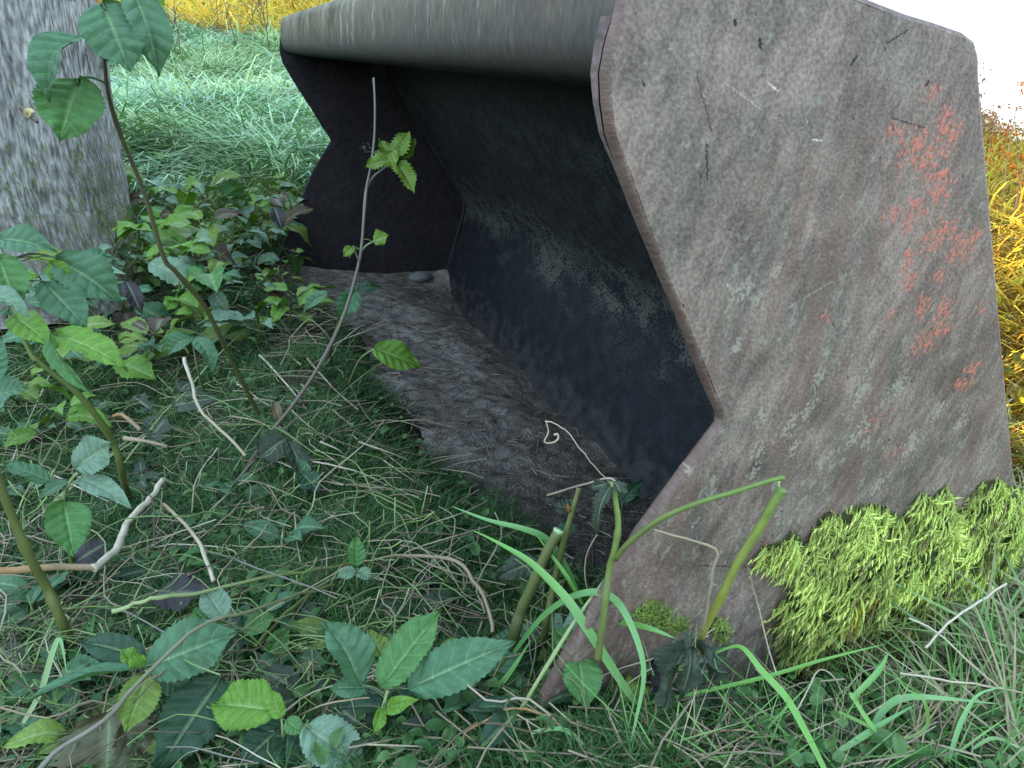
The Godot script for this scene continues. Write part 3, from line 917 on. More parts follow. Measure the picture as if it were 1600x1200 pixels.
func build_plants() -> void:
	# --- the tall stem by the tree, with hanging leaves
	var big := {"teeth": 16, "across": 8, "quilt": 0.11, "tooth": 0.045, "wave": 0.10, "shape": 0.70}
	plant("tall_leafy_plant", "tall thin brown stem before the tree trunk with big drooping dark leaves on top", "plant",
		[[420, 672, 0], [400, 640, 1.42], [365, 570, 1.30], [320, 480, 1.18], [275, 425, 1.10], [255, 400, 1.07], [225, 300, 1.0], [190, 215, 0.93], [170, 150, 0.88], [163, 90, 0.84], [164, 20, 0.80], [167, -40, 0.78]], 3.6, 2.4, "s_olive", "s_brown",
		[[160, 4, 204, 114, 92, 0.79, 0.0, "teal", 6, 0.10, 0.16], [206, -22, 249, 120, 66, 0.80, 0.02, "teal", -18, 0.10, 0.25], [126, 56, 76, 158, 64, 0.83, -0.02, "teal", 30, 0.22, 0.5], [124, 122, 92, 220, 98, 0.85, -0.03, "green", -4, 0.08, 0.12], [128, 50, 160, 106, 40, 0.86, 0.0, "dark", -60, 0.15, 0.5], [222, -30, 248, 36, 46, 0.88, 0.0, "bright", 10, 0.05, 0.2]], big)
	# --- the nettle standing in front of the opening
	var nt := {"teeth": 10, "across": 5, "quilt": 0.06, "tooth": 0.15, "wave": 0.12, "shape": 0.6}
	var nettle := plant("nettle_plant", "bare upright nettle stem before the dark bucket opening with a few lit toothed leaves", "plant",
		[[368, 752, 0], [386, 730, 1.30], [420, 680, 1.26], [460, 630, 1.24], [500, 570, 1.22], [530, 510, 1.20], [548, 460, 1.19], [563, 400, 1.18], [568, 350, 1.17], [572, 300, 1.17], [579, 262, 1.16], [585, 215, 1.16], [586, 165, 1.15], [584, 122, 1.15]], 3.2, 1.5, "s_brown", "s_grey",
		[[614, 250, 570, 262, 34, 1.15, -0.02, "nettle", 10, 0.05, 0.25], [618, 248, 640, 204, 34, 1.16, 0.01, "nettle", -15, 0.04, 0.25], [612, 246, 592, 218, 26, 1.155, 0.0, "nettle", 15, 0.04, 0.2], [620, 252, 648, 303, 32, 1.15, -0.02, "nettle", -10, 0.06, 0.3], [624, 246, 650, 216, 22, 1.165, 0.02, "nettle", 40, 0.04, 0.3], [612, 236, 620, 262, 24, 1.15, -0.01, "nettle", 30, 0.05, 0.3],
		[583, 378, 608, 368, 27, 1.17, 0.0, "nettle", 0, 0.05, 0.25], [551, 386, 536, 402, 16, 1.17, -0.01, "nettle", 0, 0.05, 0.25], [553, 390, 546, 404, 10, 1.17, 0.0, "yellow", 40, 0.1, 0.3],
		[572, 238, 560, 232, 9, 1.15, 0.0, "grey", 30, 0.3, 0.6], [578, 232, 566, 224, 7, 1.16, 0.0, "grey", 70, 0.3, 0.6]], nt)
	side_stem(nettle, [[574, 292, 1.17], [584, 276, 1.165], [602, 262, 1.16], [618, 250, 1.155]], 2.0, 1.4, "s_brown", "s_grey")
	side_stem(nettle, [[563, 396, 1.18], [572, 384, 1.175], [586, 376, 1.17]], 1.6, 1.0, "s_brown", "s_pale")
	side_stem(nettle, [[562, 410, 1.18], [556, 396, 1.175], [552, 384, 1.17]], 1.4, 0.9, "s_brown", "s_pale")
	plant("low_leafy_plant", "two glossy leaves behind the nettle stem, at the edge of the bucket's silt", "plant", [[512, 560, 0], [530, 500, 1.42], [556, 452, 1.34]], 2.2, 1.4, "s_olive", "s_olive",
		[[557, 452, 528, 502, 34, 1.33, 0.0, "teal", -20, 0.10, 0.35], [558, 452, 596, 450, 22, 1.34, 0.02, "dark", 0, 0.10, 0.3], [514, 458, 474, 490, 26, 1.36, 0.02, "teal", 10, 0.15, 0.25]], big)
	plant("low_leafy_plant", "single mottled yellow-green leaf hanging over the grey silt", "plant", [[540, 610, 0], [560, 565, 1.5], [584, 545, 1.42]], 1.6, 1.0, "s_olive", "s_pale",
		[[583, 543, 657, 574, 46, 1.42, 0.04, "bright", 5, 0.08, 0.1]], big)
	plant("drooping_leaf_plant", "small plant amid the straw, its two leaves folded down from the tip", "plant", [[330, 640, 0], [312, 590, 1.32], [300, 528, 1.22]], 1.8, 1.2, "s_olive", "s_pale",
		[[300, 526, 262, 556, 36, 1.21, -0.01, "teal", 10, 0.20, 0.3], [302, 526, 333, 584, 30, 1.21, -0.01, "teal", -20, 0.22, 0.3]], big)
	# --- the plant at the left edge
	plant("broad_leaf_plant", "leaning yellow-green stem at the left edge with large leaves, one glowing bright green", "plant",
		[[200, 775, 0], [192, 745, 1.10], [176, 690, 1.04], [128, 622, 0.98], [76, 578, 0.95], [46, 548, 0.94], [20, 470, 0.93], [10, 410, 0.92]], 4.6, 2.4, "s_olive", "s_green",
		[[84, 522, 200, 578, 58, 0.93, -0.03, "bright", -8, 0.10, 0.15], [20, 492, 82, 540, 46, 0.93, -0.02, "bright", 10, 0.08, 0.2], [74, 512, 142, 614, 30, 0.92, -0.02, "green", 60, 0.1, 0.5], [68, 440, 136, 512, 62, 0.95, 0.0, "teal", -6, 0.06, 0.14], [86, 402, 190, 474, 74, 0.98, 0.02, "teal", 6, 0.12, 0.3], [-6, 372, 88, 392, 50, 0.94, 0.0, "teal", 0, 0.10, 0.22], [78, 408, 116, 452, 34, 0.97, 0.0, "bright", 20, 0.06, 0.2], [-4, 398, 30, 486, 64, 0.90, 0.0, "green", 10, 0.08, 0.2], [-30, 452, 46, 494, 40, 0.88, 0.0, "pale", -20, 0.1, 0.25], [-14, 600, 2, 524, 36, 0.86, 0.0, "teal", 0, 0.08, 0.2], [-24, 628, 42, 604, 62, 0.88, 0.0, "teal", -10, 0.1, 0.15], [120, 410, 182, 402, 34, 1.0, 0.03, "teal", 10, 0.1, 0.2]], big)
	plant("low_leafy_plant", "plant at the left with a broad pale upright leaf and one leaf hanging below it", "plant",
		[[118, 900, 0], [104, 838, 0.97], [96, 795, 0.96], [108, 756, 0.95], [122, 738, 0.94]], 3.0, 2.0, "s_green", "s_pale",
		[[116, 730, 176, 692, 64, 0.93, 0.0, "pale", 8, 0.04, 0.12], [78, 752, 2, 728, 34, 0.93, -0.02, "teal", 12, 0.10, 0.2], [122, 748, 206, 794, 36, 0.94, -0.03, "pale", -12, 0.08, 0.2], [100, 782, 116, 870, 64, 0.93, -0.04, "green", -6, 0.04, 0.14], [108, 752, 60, 780, 24, 0.95, 0.0, "teal", 10, 0.1, 0.25]], big)
	plant("thick_cut_stalk", "thick knobbly olive stalk at the left edge leaning down into the grass", "stalk", [[124, 1022, 0], [100, 978, 0.92], [73, 918, 0.90], [48, 874, 0.87], [15, 797, 0.84], [-20, 700, 0.80]], 7.5, 6.5, "s_olive", "s_olive", [], {"knots": 0.35})
	# --- bottom left corner
	plant("low_leafy_plant", "plant at the bottom left with one big blue-green leaf under a long bare stem", "plant",
		[[262, 1130, 0], [240, 1080, 0.80], [228, 1046, 0.79]], 2.6, 2.0, "s_green", "s_pale",
		[[226, 1042, 374, 988, 92, 0.79, 0.03, "teal", 4, 0.05, 0.12], [232, 1052, 196, 1146, 60, 0.785, -0.04, "yellow", -10, 0.08, 0.2], [218, 1044, 40, 1096, 34, 0.78, -0.06, "teal", 40, 0.08, 0.45], [212, 1040, 188, 1014, 30, 0.79, 0.0, "bright", 20, 0.08, 0.2], [222, 1040, 205, 1020, 24, 0.78, -0.01, "bright", -30, 0.1, 0.2], [228, 1030, 124, 1004, 44, 0.81, 0.02, "dark", 0, 0.1, 0.2], [250, 1060, 300, 1080, 40, 0.81, 0.0, "teal", 0, 0.05, 0.2]], big)
	plant("low_leafy_plant", "plant at the bottom with a fresh yellow-green leaf pointing left and dark leaves beneath", "plant",
		[[440, 1190, 0], [442, 1150, 0.76], [440, 1122, 0.755]], 2.2, 1.8, "s_green", "s_pale",
		[[430, 1108, 330, 1098, 84, 0.755, 0.02, "bright", 0, 0.05, 0.10], [440, 1122, 424, 1076, 32, 0.75, 0.01, "bright", -30, 0.06, 0.3], [446, 1126, 476, 1146, 28, 0.75, -0.01, "green", 10, 0.1, 0.3], [446, 1130, 372, 1200, 60, 0.77, -0.02, "dark", 0, 0.05, 0.12], [450, 1130, 446, 1215, 48, 0.77, -0.03, "dark", -10, 0.05, 0.12]], big)
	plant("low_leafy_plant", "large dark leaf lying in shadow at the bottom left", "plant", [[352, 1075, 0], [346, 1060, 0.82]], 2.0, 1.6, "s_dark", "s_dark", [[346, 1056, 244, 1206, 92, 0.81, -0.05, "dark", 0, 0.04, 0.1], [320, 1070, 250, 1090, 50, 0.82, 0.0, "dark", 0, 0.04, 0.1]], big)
	plant("low_leafy_plant", "pale grey-green leaves at the bottom edge right of the yellow-green leaf", "plant", [[500, 1180, 0], [484, 1150, 0.76], [476, 1136, 0.75]], 1.8, 1.4, "s_green", "s_pale",
		[[476, 1132, 574, 1206, 78, 0.745, -0.03, "pale", 4, 0.05, 0.12], [520, 1200, 470, 1192, 40, 0.73, 0.0, "pale", 0, 0.05, 0.2]], big)
	plant("low_leafy_plant", "small pale creased leaves among stems, above the big blue-green leaf", "plant", [[345, 990, 0], [336, 965, 0.88]], 1.6, 1.2, "s_green", "s_pale",
		[[352, 966, 318, 918, 44, 0.88, 0.02, "pale", 0, 0.04, 0.14], [330, 975, 300, 950, 34, 0.89, 0.0, "green", 0, 0.06, 0.2], [380, 990, 430, 960, 36, 0.90, 0.02, "green", 0, 0.06, 0.2], [396, 1010, 378, 960, 30, 0.9, 0.02, "dark", 0, 0.06, 0.2], [420, 1020, 450, 980, 34, 0.88, 0.02, "green", 30, 0.06, 0.2]], big)
	# --- the plant in the middle of the bottom
	plant("toothed_leaf_plant", "bushy plant at the bottom centre with four long toothed leaves spread from one node", "plant",
		[[575, 1195, 0], [590, 1150, 0.74], [598, 1110, 0.73], [606, 1078, 0.725]], 3.4, 2.8, "s_green", "s_pale",
		[[566, 1070, 504, 972, 74, 0.73, 0.0, "teal", 24, 0.12, 0.4], [594, 1074, 690, 952, 66, 0.72, 0.03, "green", -8, 0.05, 0.22], [636, 1076, 808, 1002, 74, 0.72, 0.0, "teal", 10, 0.07, 0.14], [602, 1108, 656, 1092, 26, 0.72, -0.02, "bright", 20, 0.1, 0.3], [598, 1106, 582, 1148, 22, 0.72, -0.02, "bright", -30, 0.1, 0.3], [574, 1074, 514, 1076, 34, 0.735, -0.01, "teal", -10, 0.1, 0.2], [690, 1030, 724, 1000, 34, 0.80, 0.02, "yellow", 0, 0.08, 0.2], [600, 1030, 574, 984, 34, 0.79, 0.02, "yellow", 20, 0.08, 0.2], [640, 1060, 760, 1040, 40, 0.74, 0.02, "green", -40, 0.05, 0.2]], big)
	plant("low_leafy_plant", "plant with one glossy dark oval leaf among grass blades below the bucket's near corner", "plant", [[900, 1120, 0], [902, 1060, 0.74], [904, 1016, 0.73]], 2.2, 1.8, "s_green", "s_pale",
		[[904, 1022, 916, 1108, 62, 0.715, -0.03, "green", -6, 0.08, 0.16], [900, 1012, 864, 984, 36, 0.74, 0.02, "green", 0, 0.08, 0.2], [910, 1012, 930, 1006, 22, 0.73, -0.01, "bright", 20, 0.1, 0.2], [894, 1030, 866, 1084, 32, 0.745, 0.0, "teal", 30, 0.1, 0.3]], big)
	plant("low_leafy_plant", "small plant with a single upright spade-shaped leaf and two flat leaves in the dark grass", "plant", [[560, 930, 0], [558, 905, 0.98], [557, 888, 0.97]], 1.8, 1.2, "s_green", "s_pale",
		[[557, 886, 556, 834, 27, 0.97, 0.0, "green", 0, 0.05, 0.15], [556, 892, 526, 902, 22, 0.965, -0.01, "pale", 0, 0.1, 0.2], [560, 890, 580, 906, 22, 0.96, -0.01, "pale", 0, 0.1, 0.2]], big)
	plant("low_leafy_plant", "dull green rounded leaves on the ground where the nettle stem is rooted", "plant", [[446, 740, 0], [450, 700, 1.26]], 1.8, 1.2, "s_olive", "s_olive",
		[[448, 684, 402, 716, 50, 1.25, -0.02, "wilt", 0, 0.06, 0.14], [452, 690, 480, 770, 34, 1.24, -0.03, "wilt", -20, 0.10, 0.3], [470, 738, 500, 770, 32, 1.2, -0.02, "dark", 0, 0.1, 0.2], [476, 716, 478, 772, 30, 1.22, 0.0, "teal", 30, 0.1, 0.2]], big)
	plant("holed_leaf_plant", "insect-eaten ragged dark leaves lying over the dark soil at the left", "plant", [[270, 690, 0], [262, 650, 1.34]], 1.4, 1.0, "s_olive", "s_olive",
		[[236, 640, 206, 618, 34, 1.36, 0.0, "wilt", 0, 0.05, 0.1], [268, 634, 344, 622, 34, 1.33, 0.0, "wilt", 0, 0.05, 0.1], [260, 652, 230, 690, 44, 1.32, -0.02, "wilt", 0, 0.05, 0.1], [280, 612, 296, 596, 22, 1.38, 0.02, "wilt", 0, 0.05, 0.1]], {"holes": 0.36, "teeth": 12, "across": 6})
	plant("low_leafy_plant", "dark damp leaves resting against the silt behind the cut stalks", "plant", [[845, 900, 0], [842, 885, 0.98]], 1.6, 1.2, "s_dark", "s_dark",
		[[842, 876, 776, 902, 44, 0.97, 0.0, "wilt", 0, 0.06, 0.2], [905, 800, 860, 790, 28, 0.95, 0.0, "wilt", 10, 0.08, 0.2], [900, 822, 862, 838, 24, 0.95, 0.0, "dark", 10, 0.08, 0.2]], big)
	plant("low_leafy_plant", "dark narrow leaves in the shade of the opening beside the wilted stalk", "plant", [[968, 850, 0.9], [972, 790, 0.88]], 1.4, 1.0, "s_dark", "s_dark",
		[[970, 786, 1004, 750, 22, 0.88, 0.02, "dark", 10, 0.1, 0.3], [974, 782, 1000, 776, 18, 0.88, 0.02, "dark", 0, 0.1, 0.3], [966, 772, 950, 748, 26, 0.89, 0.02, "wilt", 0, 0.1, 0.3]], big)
	# --- thick cut stalks before the near corner
	var thick := plant("thick_cut_stalk", "thickest dark green cut stalk with a pale sawn top in front of the opening", "stalk", [[796, 1040, 0], [802, 1000, 0.80], [814, 955, 0.79], [832, 915, 0.78], [852, 868, 0.77], [872, 832, 0.765]], 9.0, 8.0, "s_dark", "s_olive", [], {"knots": 0.15})
	var cap := MB.new()
	tube(cap, PackedVector3Array([at(871, 834, 0.765), at(874, 827, 0.765)]), 0.0059, 0.0062, C["s_pale"], Color(0.3, 0.42, 0.22), 10)
	put("sawn_top", cap, M.stem, thick)
	plant("thick_cut_stalk", "slimmer olive cut stalk just right of the thickest one, tipped with a dead orange bud", "stalk", [[846, 1030, 0], [852, 980, 0.80], [866, 910, 0.79], [880, 850, 0.78], [897, 790, 0.77], [905, 762, 0.77]], 5.5, 4.0, "s_olive", "s_olive", [[889, 802, 884, 786, 9, 0.765, 0.0, "rustw", 0, 0.2, 0.5]], {"knots": 0.2, "teeth": 4})
	var wl := plant("wilted_stalk", "hairy olive stalk with shrivelled top leaf and a long branch leaning across the plate", "stalk",
		[[934, 1030, 0.68], [940, 985, 0.672], [945, 945, 0.666], [952, 890, 0.665], [960, 860, 0.657], [966, 822, 0.652], [962, 785, 0.65], [957, 752, 0.65]], 6.0, 4.5, "s_olive", "s_green",
		[[956, 756, 934, 836, 20, 0.65, 0.0, "wilt", 20, 0.2, 0.8], [958, 752, 966, 778, 22, 0.645, 0.0, "wilt", -30, 0.3, 0.8], [950, 756, 920, 766, 16, 0.65, 0.01, "wilt", 0, 0.1, 0.5]], {"knots": 0.2, "wave": 0.3, "tooth": 0.2})
	side_stem(wl, [[961, 872, 0.66], [985, 846, 0.648], [1030, 812, 0.632], [1090, 786, 0.618], [1150, 768, 0.61], [1200, 752, 0.60], [1226, 746, 0.597]], 5.5, 3.6, "s_olive", "s_green", "branch")
	var wr := plant("wilted_stalk", "yellow-green leaning stalk before the side plate, a collapsed dark leaf at its foot", "stalk",
		[[1080, 1040, 0.72], [1096, 992, 0.68], [1128, 930, 0.655], [1152, 880, 0.64], [1186, 826, 0.625], [1206, 790, 0.615], [1222, 764, 0.61]], 6.0, 6.5, "s_yellow", "s_green",
		[[1082, 996, 1040, 1108, 40, 0.665, -0.02, "wilt", 30, 0.10, 0.9], [1086, 1000, 1108, 1078, 26, 0.672, -0.01, "wilt", -40, 0.16, 0.9], [1080, 1010, 1060, 1096, 34, 0.66, -0.02, "wilt", -20, 0.2, 0.8], [1078, 1016, 1030, 1088, 24, 0.67, 0.0, "black", 60, 0.2, 0.9]], {"knots": 0.25, "wave": 0.55, "quilt": 0.16, "tooth": 0.16, "teeth": 16, "across": 7})
	side_stem(wr, [[1206, 792, 0.617], [1214, 772, 0.614], [1217, 752, 0.612]], 4.0, 2.5, "s_green", "s_pale", "branch")
	# --- dead leaves on the floor
	for q in [["big flat olive-brown dead leaf at the bottom left corner", [[170, 1110, 166, 1226, 150, 0.80, -0.02, "olive", 0, 0.03, 0.05], [190, 1130, 256, 1200, 74, 0.80, 0.0, "olive", 0, 0.05, 0.1]]],
		["black shrivelled leaf, left one of two at the bottom centre", [[668, 1136, 676, 1186, 36, 0.75, 0.0, "black", 0, 0.15, 0.6]]],
		["black shrivelled leaf, right one of two at the bottom centre", [[744, 1138, 756, 1188, 32, 0.75, 0.0, "black", 20, 0.2, 0.6]]],
		["grey-brown dead leaf under the pale bent stick at the left", [[118, 878, 168, 846, 50, 1.05, 0.02, "grey", 0, 0.05, 0.1]]],
		["greyish dead leaf below the straw twig at the left", [[240, 930, 330, 925, 56, 0.98, 0.0, "grey", 0, 0.06, 0.1]]],
		["curled brown leaf at the edge of the far plate", [[440, 352, 498, 326, 24, 2.2, 0.0, "brown", -20, 0.15, 0.3]]],
		["dangling brown withered leaf left of the bucket opening", [[428, 322, 440, 360, 22, 2.1, 0.0, "grey", 0, 0.1, 0.3]]],
		["dark limp leaf hanging below the broad leaves at the left", [[196, 438, 222, 492, 26, 1.2, 0.0, "grey", 0, 0.1, 0.4]]],
		["yellowing curled leaf beside the foot of the thin brown stem", [[430, 628, 436, 664, 16, 1.4, 0.0, "straw", 0, 0.2, 0.5]]]]:
		var p := at(q[1][0][0], q[1][0][1], q[1][0][5])
		var root := thing("dead_leaf", q[0], "leaf", p)
		for L in q[1]: add_leaf(root, L, PackedVector3Array(), {"wave": 0.16, "tooth": 0.12, "quilt": 0.07})
		if q[1].size() == 1:
			root.get_child(0).name = "leaf"

func build_thicket() -> void:
	# low leafy tangle between the tree and the bucket; every plant is a thing with its own leaves
	var spots := [[205, 262, 3.0], [178, 312, 2.5], [212, 312, 2.5], [246, 300, 2.6], [300, 292, 2.5], [340, 306, 2.3], [392, 308, 2.35], [262, 345, 2.2], [318, 345, 2.1], [356, 322, 2.3], [225, 352, 2.1], [300, 380, 2.0], [250, 392, 1.9], [372, 355, 2.2], [350, 395, 1.95], [402, 350, 2.3], [425, 300, 2.6], [440, 340, 2.45], [375, 248, 3.4], [300, 262, 3.0], [250, 250, 3.2], [216, 398, 1.8], [412, 390, 2.2], [330, 425, 1.8], [392, 430, 1.9], [280, 440, 1.7], [440, 385, 2.4], [452, 312, 2.5], [195, 285, 2.6], [230, 275, 2.8], [330, 275, 2.7], [365, 282, 2.6], [415, 280, 2.8], [160, 345, 2.2], [190, 372, 2.0], [120, 400, 1.9], [60, 430, 1.7], [20, 470, 1.55], [150, 440, 1.75], [200, 455, 1.75], [100, 520, 1.5], [240, 520, 1.6], [170, 540, 1.5], [30, 590, 1.35], [90, 640, 1.35], [330, 480, 1.75], [400, 500, 1.8], [450, 470, 2.0], [280, 330, 2.3], [440, 420, 2.2]]
	var looks := ["pale", "teal", "yellow", "green", "yellow", "bright", "pale", "bright", "brown"]
	var r2 := RandomNumberGenerator.new(); r2.seed = 77
	var order: Array = []
	for s in spots: order.append(s[0] + s[1] * 0.001)
	order.sort()
	for s in spots:
		var main: String = looks[r2.randi() % looks.size()] if s[1] > 280 else ["yellow", "bright", "pale", "green"][r2.randi() % 4]
		var base := on_ground(s[0], s[1] + 40)
		var top := at(s[0], s[1], minf(s[2], depth_of(base) - 0.05))
		var root := thing("undergrowth_plant", "%s leafy plant in the tangle between tree and bucket, %s there" % [{"teal": "blue-green", "pale": "pale green", "yellow": "yellow-green", "green": "mid-green", "bright": "bright green", "brown": "browned"}[main], nth(s[0] + s[1] * 0.001, order)], "plant", base, "leafy plants in the tangle left of the bucket")
		var path := smooth_path([base, base.lerp(top, 0.5) + Vector3(r2.randf_range(-0.03, 0.03), 0, 0), top], 5)
		var mb := MB.new()
		tube(mb, path, 0.003, 0.0018, C["s_olive"], C["s_green"], 5)
		put("stem", mb, M.stem, root)
		for k in r2.randi_range(8, 12):
			var f := r2.randf_range(0.35, 1.0)
			var o := path[int(f * (path.size() - 1))]
			var an := r2.randf() * TAU
			var dir := Vector3(cos(an), r2.randf_range(-0.6, 0.55), sin(an)).normalized()
			var l := lerpf(0.03, 0.125, pow(r2.randf(), 1.4))
			var st := o + dir * 0.03
			var lm := MB.new()
			var key: String = main if r2.randf() < 0.55 else looks[r2.randi() % looks.size()]
			leaf(lm, st, st + dir * l, l * r2.randf_range(0.5, 0.7), (Vector3.UP + Vector3(r2.randf_range(-0.6, 0.6), 0, r2.randf_range(-0.2, 0.9))).normalized(), C[key], {"teeth": 8, "across": 3, "curl": r2.randf_range(0.02, 0.2), "droop": r2.randf_range(0.0, 0.4), "wave": 0.1, "seed": r2.randf() * 400.0})
			tube(lm, PackedVector3Array([o, (o + st) * 0.5 + Vector3(0, 0.005, 0), st]), 0.001, 0.0008, C["s_olive"], C["s_pale"], 4)
			put("leaf", lm, M.leaf_dull if key == "brown" else M.leaf, root)

func build_low_plants() -> void:
	# the smaller plants that fill the lower left, each with its own leaves
	var r4 := RandomNumberGenerator.new(); r4.seed = 303
	var spots: Array = [[40, 985], [62, 1060], [28, 1150], [110, 1085], [140, 1160], [150, 985], [196, 965], [268, 985], [300, 1160], [388, 1052], [420, 985], [470, 1035], [500, 1110], [545, 1010], [470, 965], [392, 950], [585, 1190], [640, 1150], [690, 1110], [760, 1090], [812, 1082], [840, 1140], [250, 900], [350, 862], [60, 930], [30, 690], [60, 770], [380, 770], [450, 850], [210, 760], [640, 960], [150, 640], [200, 560], [110, 560], [290, 470], [240, 470], [360, 520], [700, 1180], [870, 1010], [915, 1058], [958, 1085], [1005, 1082], [846, 1046], [1050, 1092]]
	var names := {"teal": "blue-green", "green": "mid-green", "dark": "very dark green", "wilt": "limp dull", "yellow": "yellow-green", "pale": "pale green"}
	var order: Array = []
	for s in spots: order.append(s[0] + s[1] * 0.001)
	order.sort()
	for s in spots:
		var main: String = ["teal", "green", "dark", "dark", "teal", "wilt", "pale", "yellow"][r4.randi() % 8]
		var base := on_ground(s[0], s[1] + 14)
		var root := thing("small_weed", "small %s weed low in the left foreground, %s" % [names[main], nth(s[0] + s[1] * 0.001, order)], "weed", base, "small weeds in the left foreground")
		var top := base + Vector3(r4.randf_range(-0.02, 0.02), r4.randf_range(0.02, 0.05), r4.randf_range(-0.02, 0.02))
		var mb := MB.new()
		tube(mb, smooth_path([base, (base + top) * 0.5 + Vector3(0.004, 0, 0), top], 3), 0.0016, 0.0012, C["s_olive"], C["s_green"], 5)
		put("stem", mb, M.stem, root)
		for k in r4.randi_range(4, 7):
			var an := r4.randf() * TAU
			var dir := Vector3(cos(an), r4.randf_range(-0.1, 0.45), sin(an)).normalized()
			var l := r4.randf_range(0.028, 0.07)
			var o := base.lerp(top, r4.randf_range(0.4, 1.0)) + dir * 0.012
			var lm := MB.new()
			leaf(lm, o, o + dir * l, l * r4.randf_range(0.42, 0.6), (Vector3.UP + Vector3(r4.randf_range(-0.5, 0.5), 0, r4.randf_range(-0.1, 0.9))).normalized(), C[main] * r4.randf_range(0.75, 1.2), {"teeth": 9, "across": 4, "curl": r4.randf_range(0.02, 0.14), "droop": r4.randf_range(0.0, 0.3), "wave": 0.1, "seed": r4.randf() * 400.0})
			put("leaf", lm, M.leaf_dull if main == "wilt" else M.leaf, root)

func build_blades() -> void:
	# long single blades and stalks that stand out in front
	blade("widest grass blade, arching from lower right to a tip in front of the silt", [[1000, 1110, 0.71], [960, 1050, 0.70], [912, 975, 0.695], [880, 930, 0.70], [830, 880, 0.72], [785, 852, 0.735], [738, 828, 0.75]], 21, "g2", "g3")
	blade("short pale grass blade whose tip points left before the dark silt", [[905, 935, 0.8], [880, 880, 0.79], [852, 842, 0.79], [815, 826, 0.79], [760, 812, 0.80], [706, 791, 0.81]], 16, "g4", "g2")
	blade("narrow blade crossing behind the widest one", [[910, 945, 0.76], [888, 905, 0.76], [862, 868, 0.77], [838, 836, 0.78]], 9, "g3", "g3")
	blade("tall arching grass blade bending over to the right and down to the bottom edge", [[803, 1020, 0.78], [850, 962, 0.74], [902, 930, 0.71], [950, 930, 0.685], [982, 968, 0.665], [1006, 1044, 0.65], [994, 1125, 0.645], [972, 1210, 0.64]], 17, "g4", "g2", 0.4)
	blade("flat grass blade lying against the side plate below the bent stalk", [[938, 968, 0.73], [985, 975, 0.70], [1020, 984, 0.68], [1056, 998, 0.67]], 15, "g3", "g2")
	blade("hook-shaped grass blade before the plate, right of the collapsed dark leaf", [[1292, 1210, 0.60], [1262, 1150, 0.61], [1228, 1090, 0.62], [1190, 1048, 0.635], [1162, 1014, 0.65], [1140, 1012, 0.66], [1106, 1028, 0.67]], 15, "g3", "g3")
	blade("green blade slanting to the bottom right of the centre plant", [[830, 1145, 0.66], [880, 1140, 0.65], [920, 1172, 0.64], [960, 1205, 0.63]], 10, "g2", "g4")
	blade("grass blade slanting up beside the thickest stalk", [[716, 1190, 0.76], [740, 1120, 0.76], [790, 1060, 0.77], [830, 1000, 0.78]], 16, "g4", "g3")
	blade("dark grass blade behind the centre plant's right leaf", [[700, 1130, 0.78], [716, 1080, 0.78], [752, 1050, 0.78], [790, 1024, 0.79]], 14, "g4", "g4")
	blade("folded strap of pale leaf by the knobbly stalk at the left", [[36, 1130, 0.82], [64, 1080, 0.83], [82, 1020, 0.84], [94, 1000, 0.845], [104, 1050, 0.83]], 12, "s_pale", "g2")
	blade("grass blade laid across the foot of the plate towards the moss", [[1010, 1100, 0.72], [1180, 1062, 0.71], [1290, 1030, 0.70], [1385, 1006, 0.70]], 9, "g3", "g3")
	blade("bright blade rising left to right below the moss clump", [[1330, 1092, 0.68], [1372, 1050, 0.69], [1388, 1020, 0.70]], 12, "g2", "g3")
	blade("blue-green blade bending level at the bottom right", [[1362, 1140, 0.66], [1385, 1105, 0.665], [1420, 1090, 0.67], [1480, 1092, 0.68], [1560, 1100, 0.70]], 16, "g4", "g2")
	blade("second blue-green blade lower at the bottom right", [[1310, 1175, 0.64], [1350, 1150, 0.645], [1380, 1130, 0.65], [1432, 1100, 0.66]], 14, "g2", "g4")
	blade("straight dark green blade slanting down to the right at the bottom right", [[1328, 1082, 0.66], [1352, 1120, 0.65], [1378, 1155, 0.64], [1406, 1192, 0.63]], 10, "g3", "g3")
	blade("long thin blade running from the plate foot to the bottom right corner", [[1310, 1112, 0.67], [1380, 1146, 0.655], [1440, 1180, 0.645], [1480, 1212, 0.64]], 9, "g3", "s_yellow")
	blade("blade curling over in a loop right of the bottom centre", [[1408, 1156, 0.66], [1436, 1146, 0.66], [1450, 1128, 0.66], [1442, 1092, 0.66], [1416, 1076, 0.67], [1396, 1050, 0.68]], 8, "s_green", "g3")
	blade("pale grass blade standing at the right of the bottom corner", [[1482, 1190, 0.66], [1494, 1150, 0.665], [1506, 1120, 0.67], [1530, 1085, 0.68], [1574, 1072, 0.70]], 10, "g2", "g2")
	blade("thin pale blade curving out of the bottom right corner", [[1520, 1170, 0.67], [1550, 1154, 0.67], [1580, 1162, 0.66], [1620, 1185, 0.65]], 8, "g2", "s_pale")
	blade("bleached white strap of dry leaf at the bottom centre right", [[990, 1204, 0.66], [1024, 1184, 0.655], [1058, 1170, 0.65]], 10, "straw3", "straw3")
	var st := thing("flowering_grass", "straight pale green grass stalk leaning from the bottom edge up to the wilted stalk", "grass stalk", at(733, 1200, 0.72))
	var mb := MB.new()
	tube(mb, smooth_path(pts([[720, 1222, 0.72], [733, 1200, 0.715], [803, 1123, 0.705], [847, 1053, 0.70], [902, 965, 0.70], [962, 885, 0.70]]), 5), 0.0024, 0.0017, C["s_green"], C["s_pale"], 7, 0.3)
	put("stem", mb, M.stem, st)
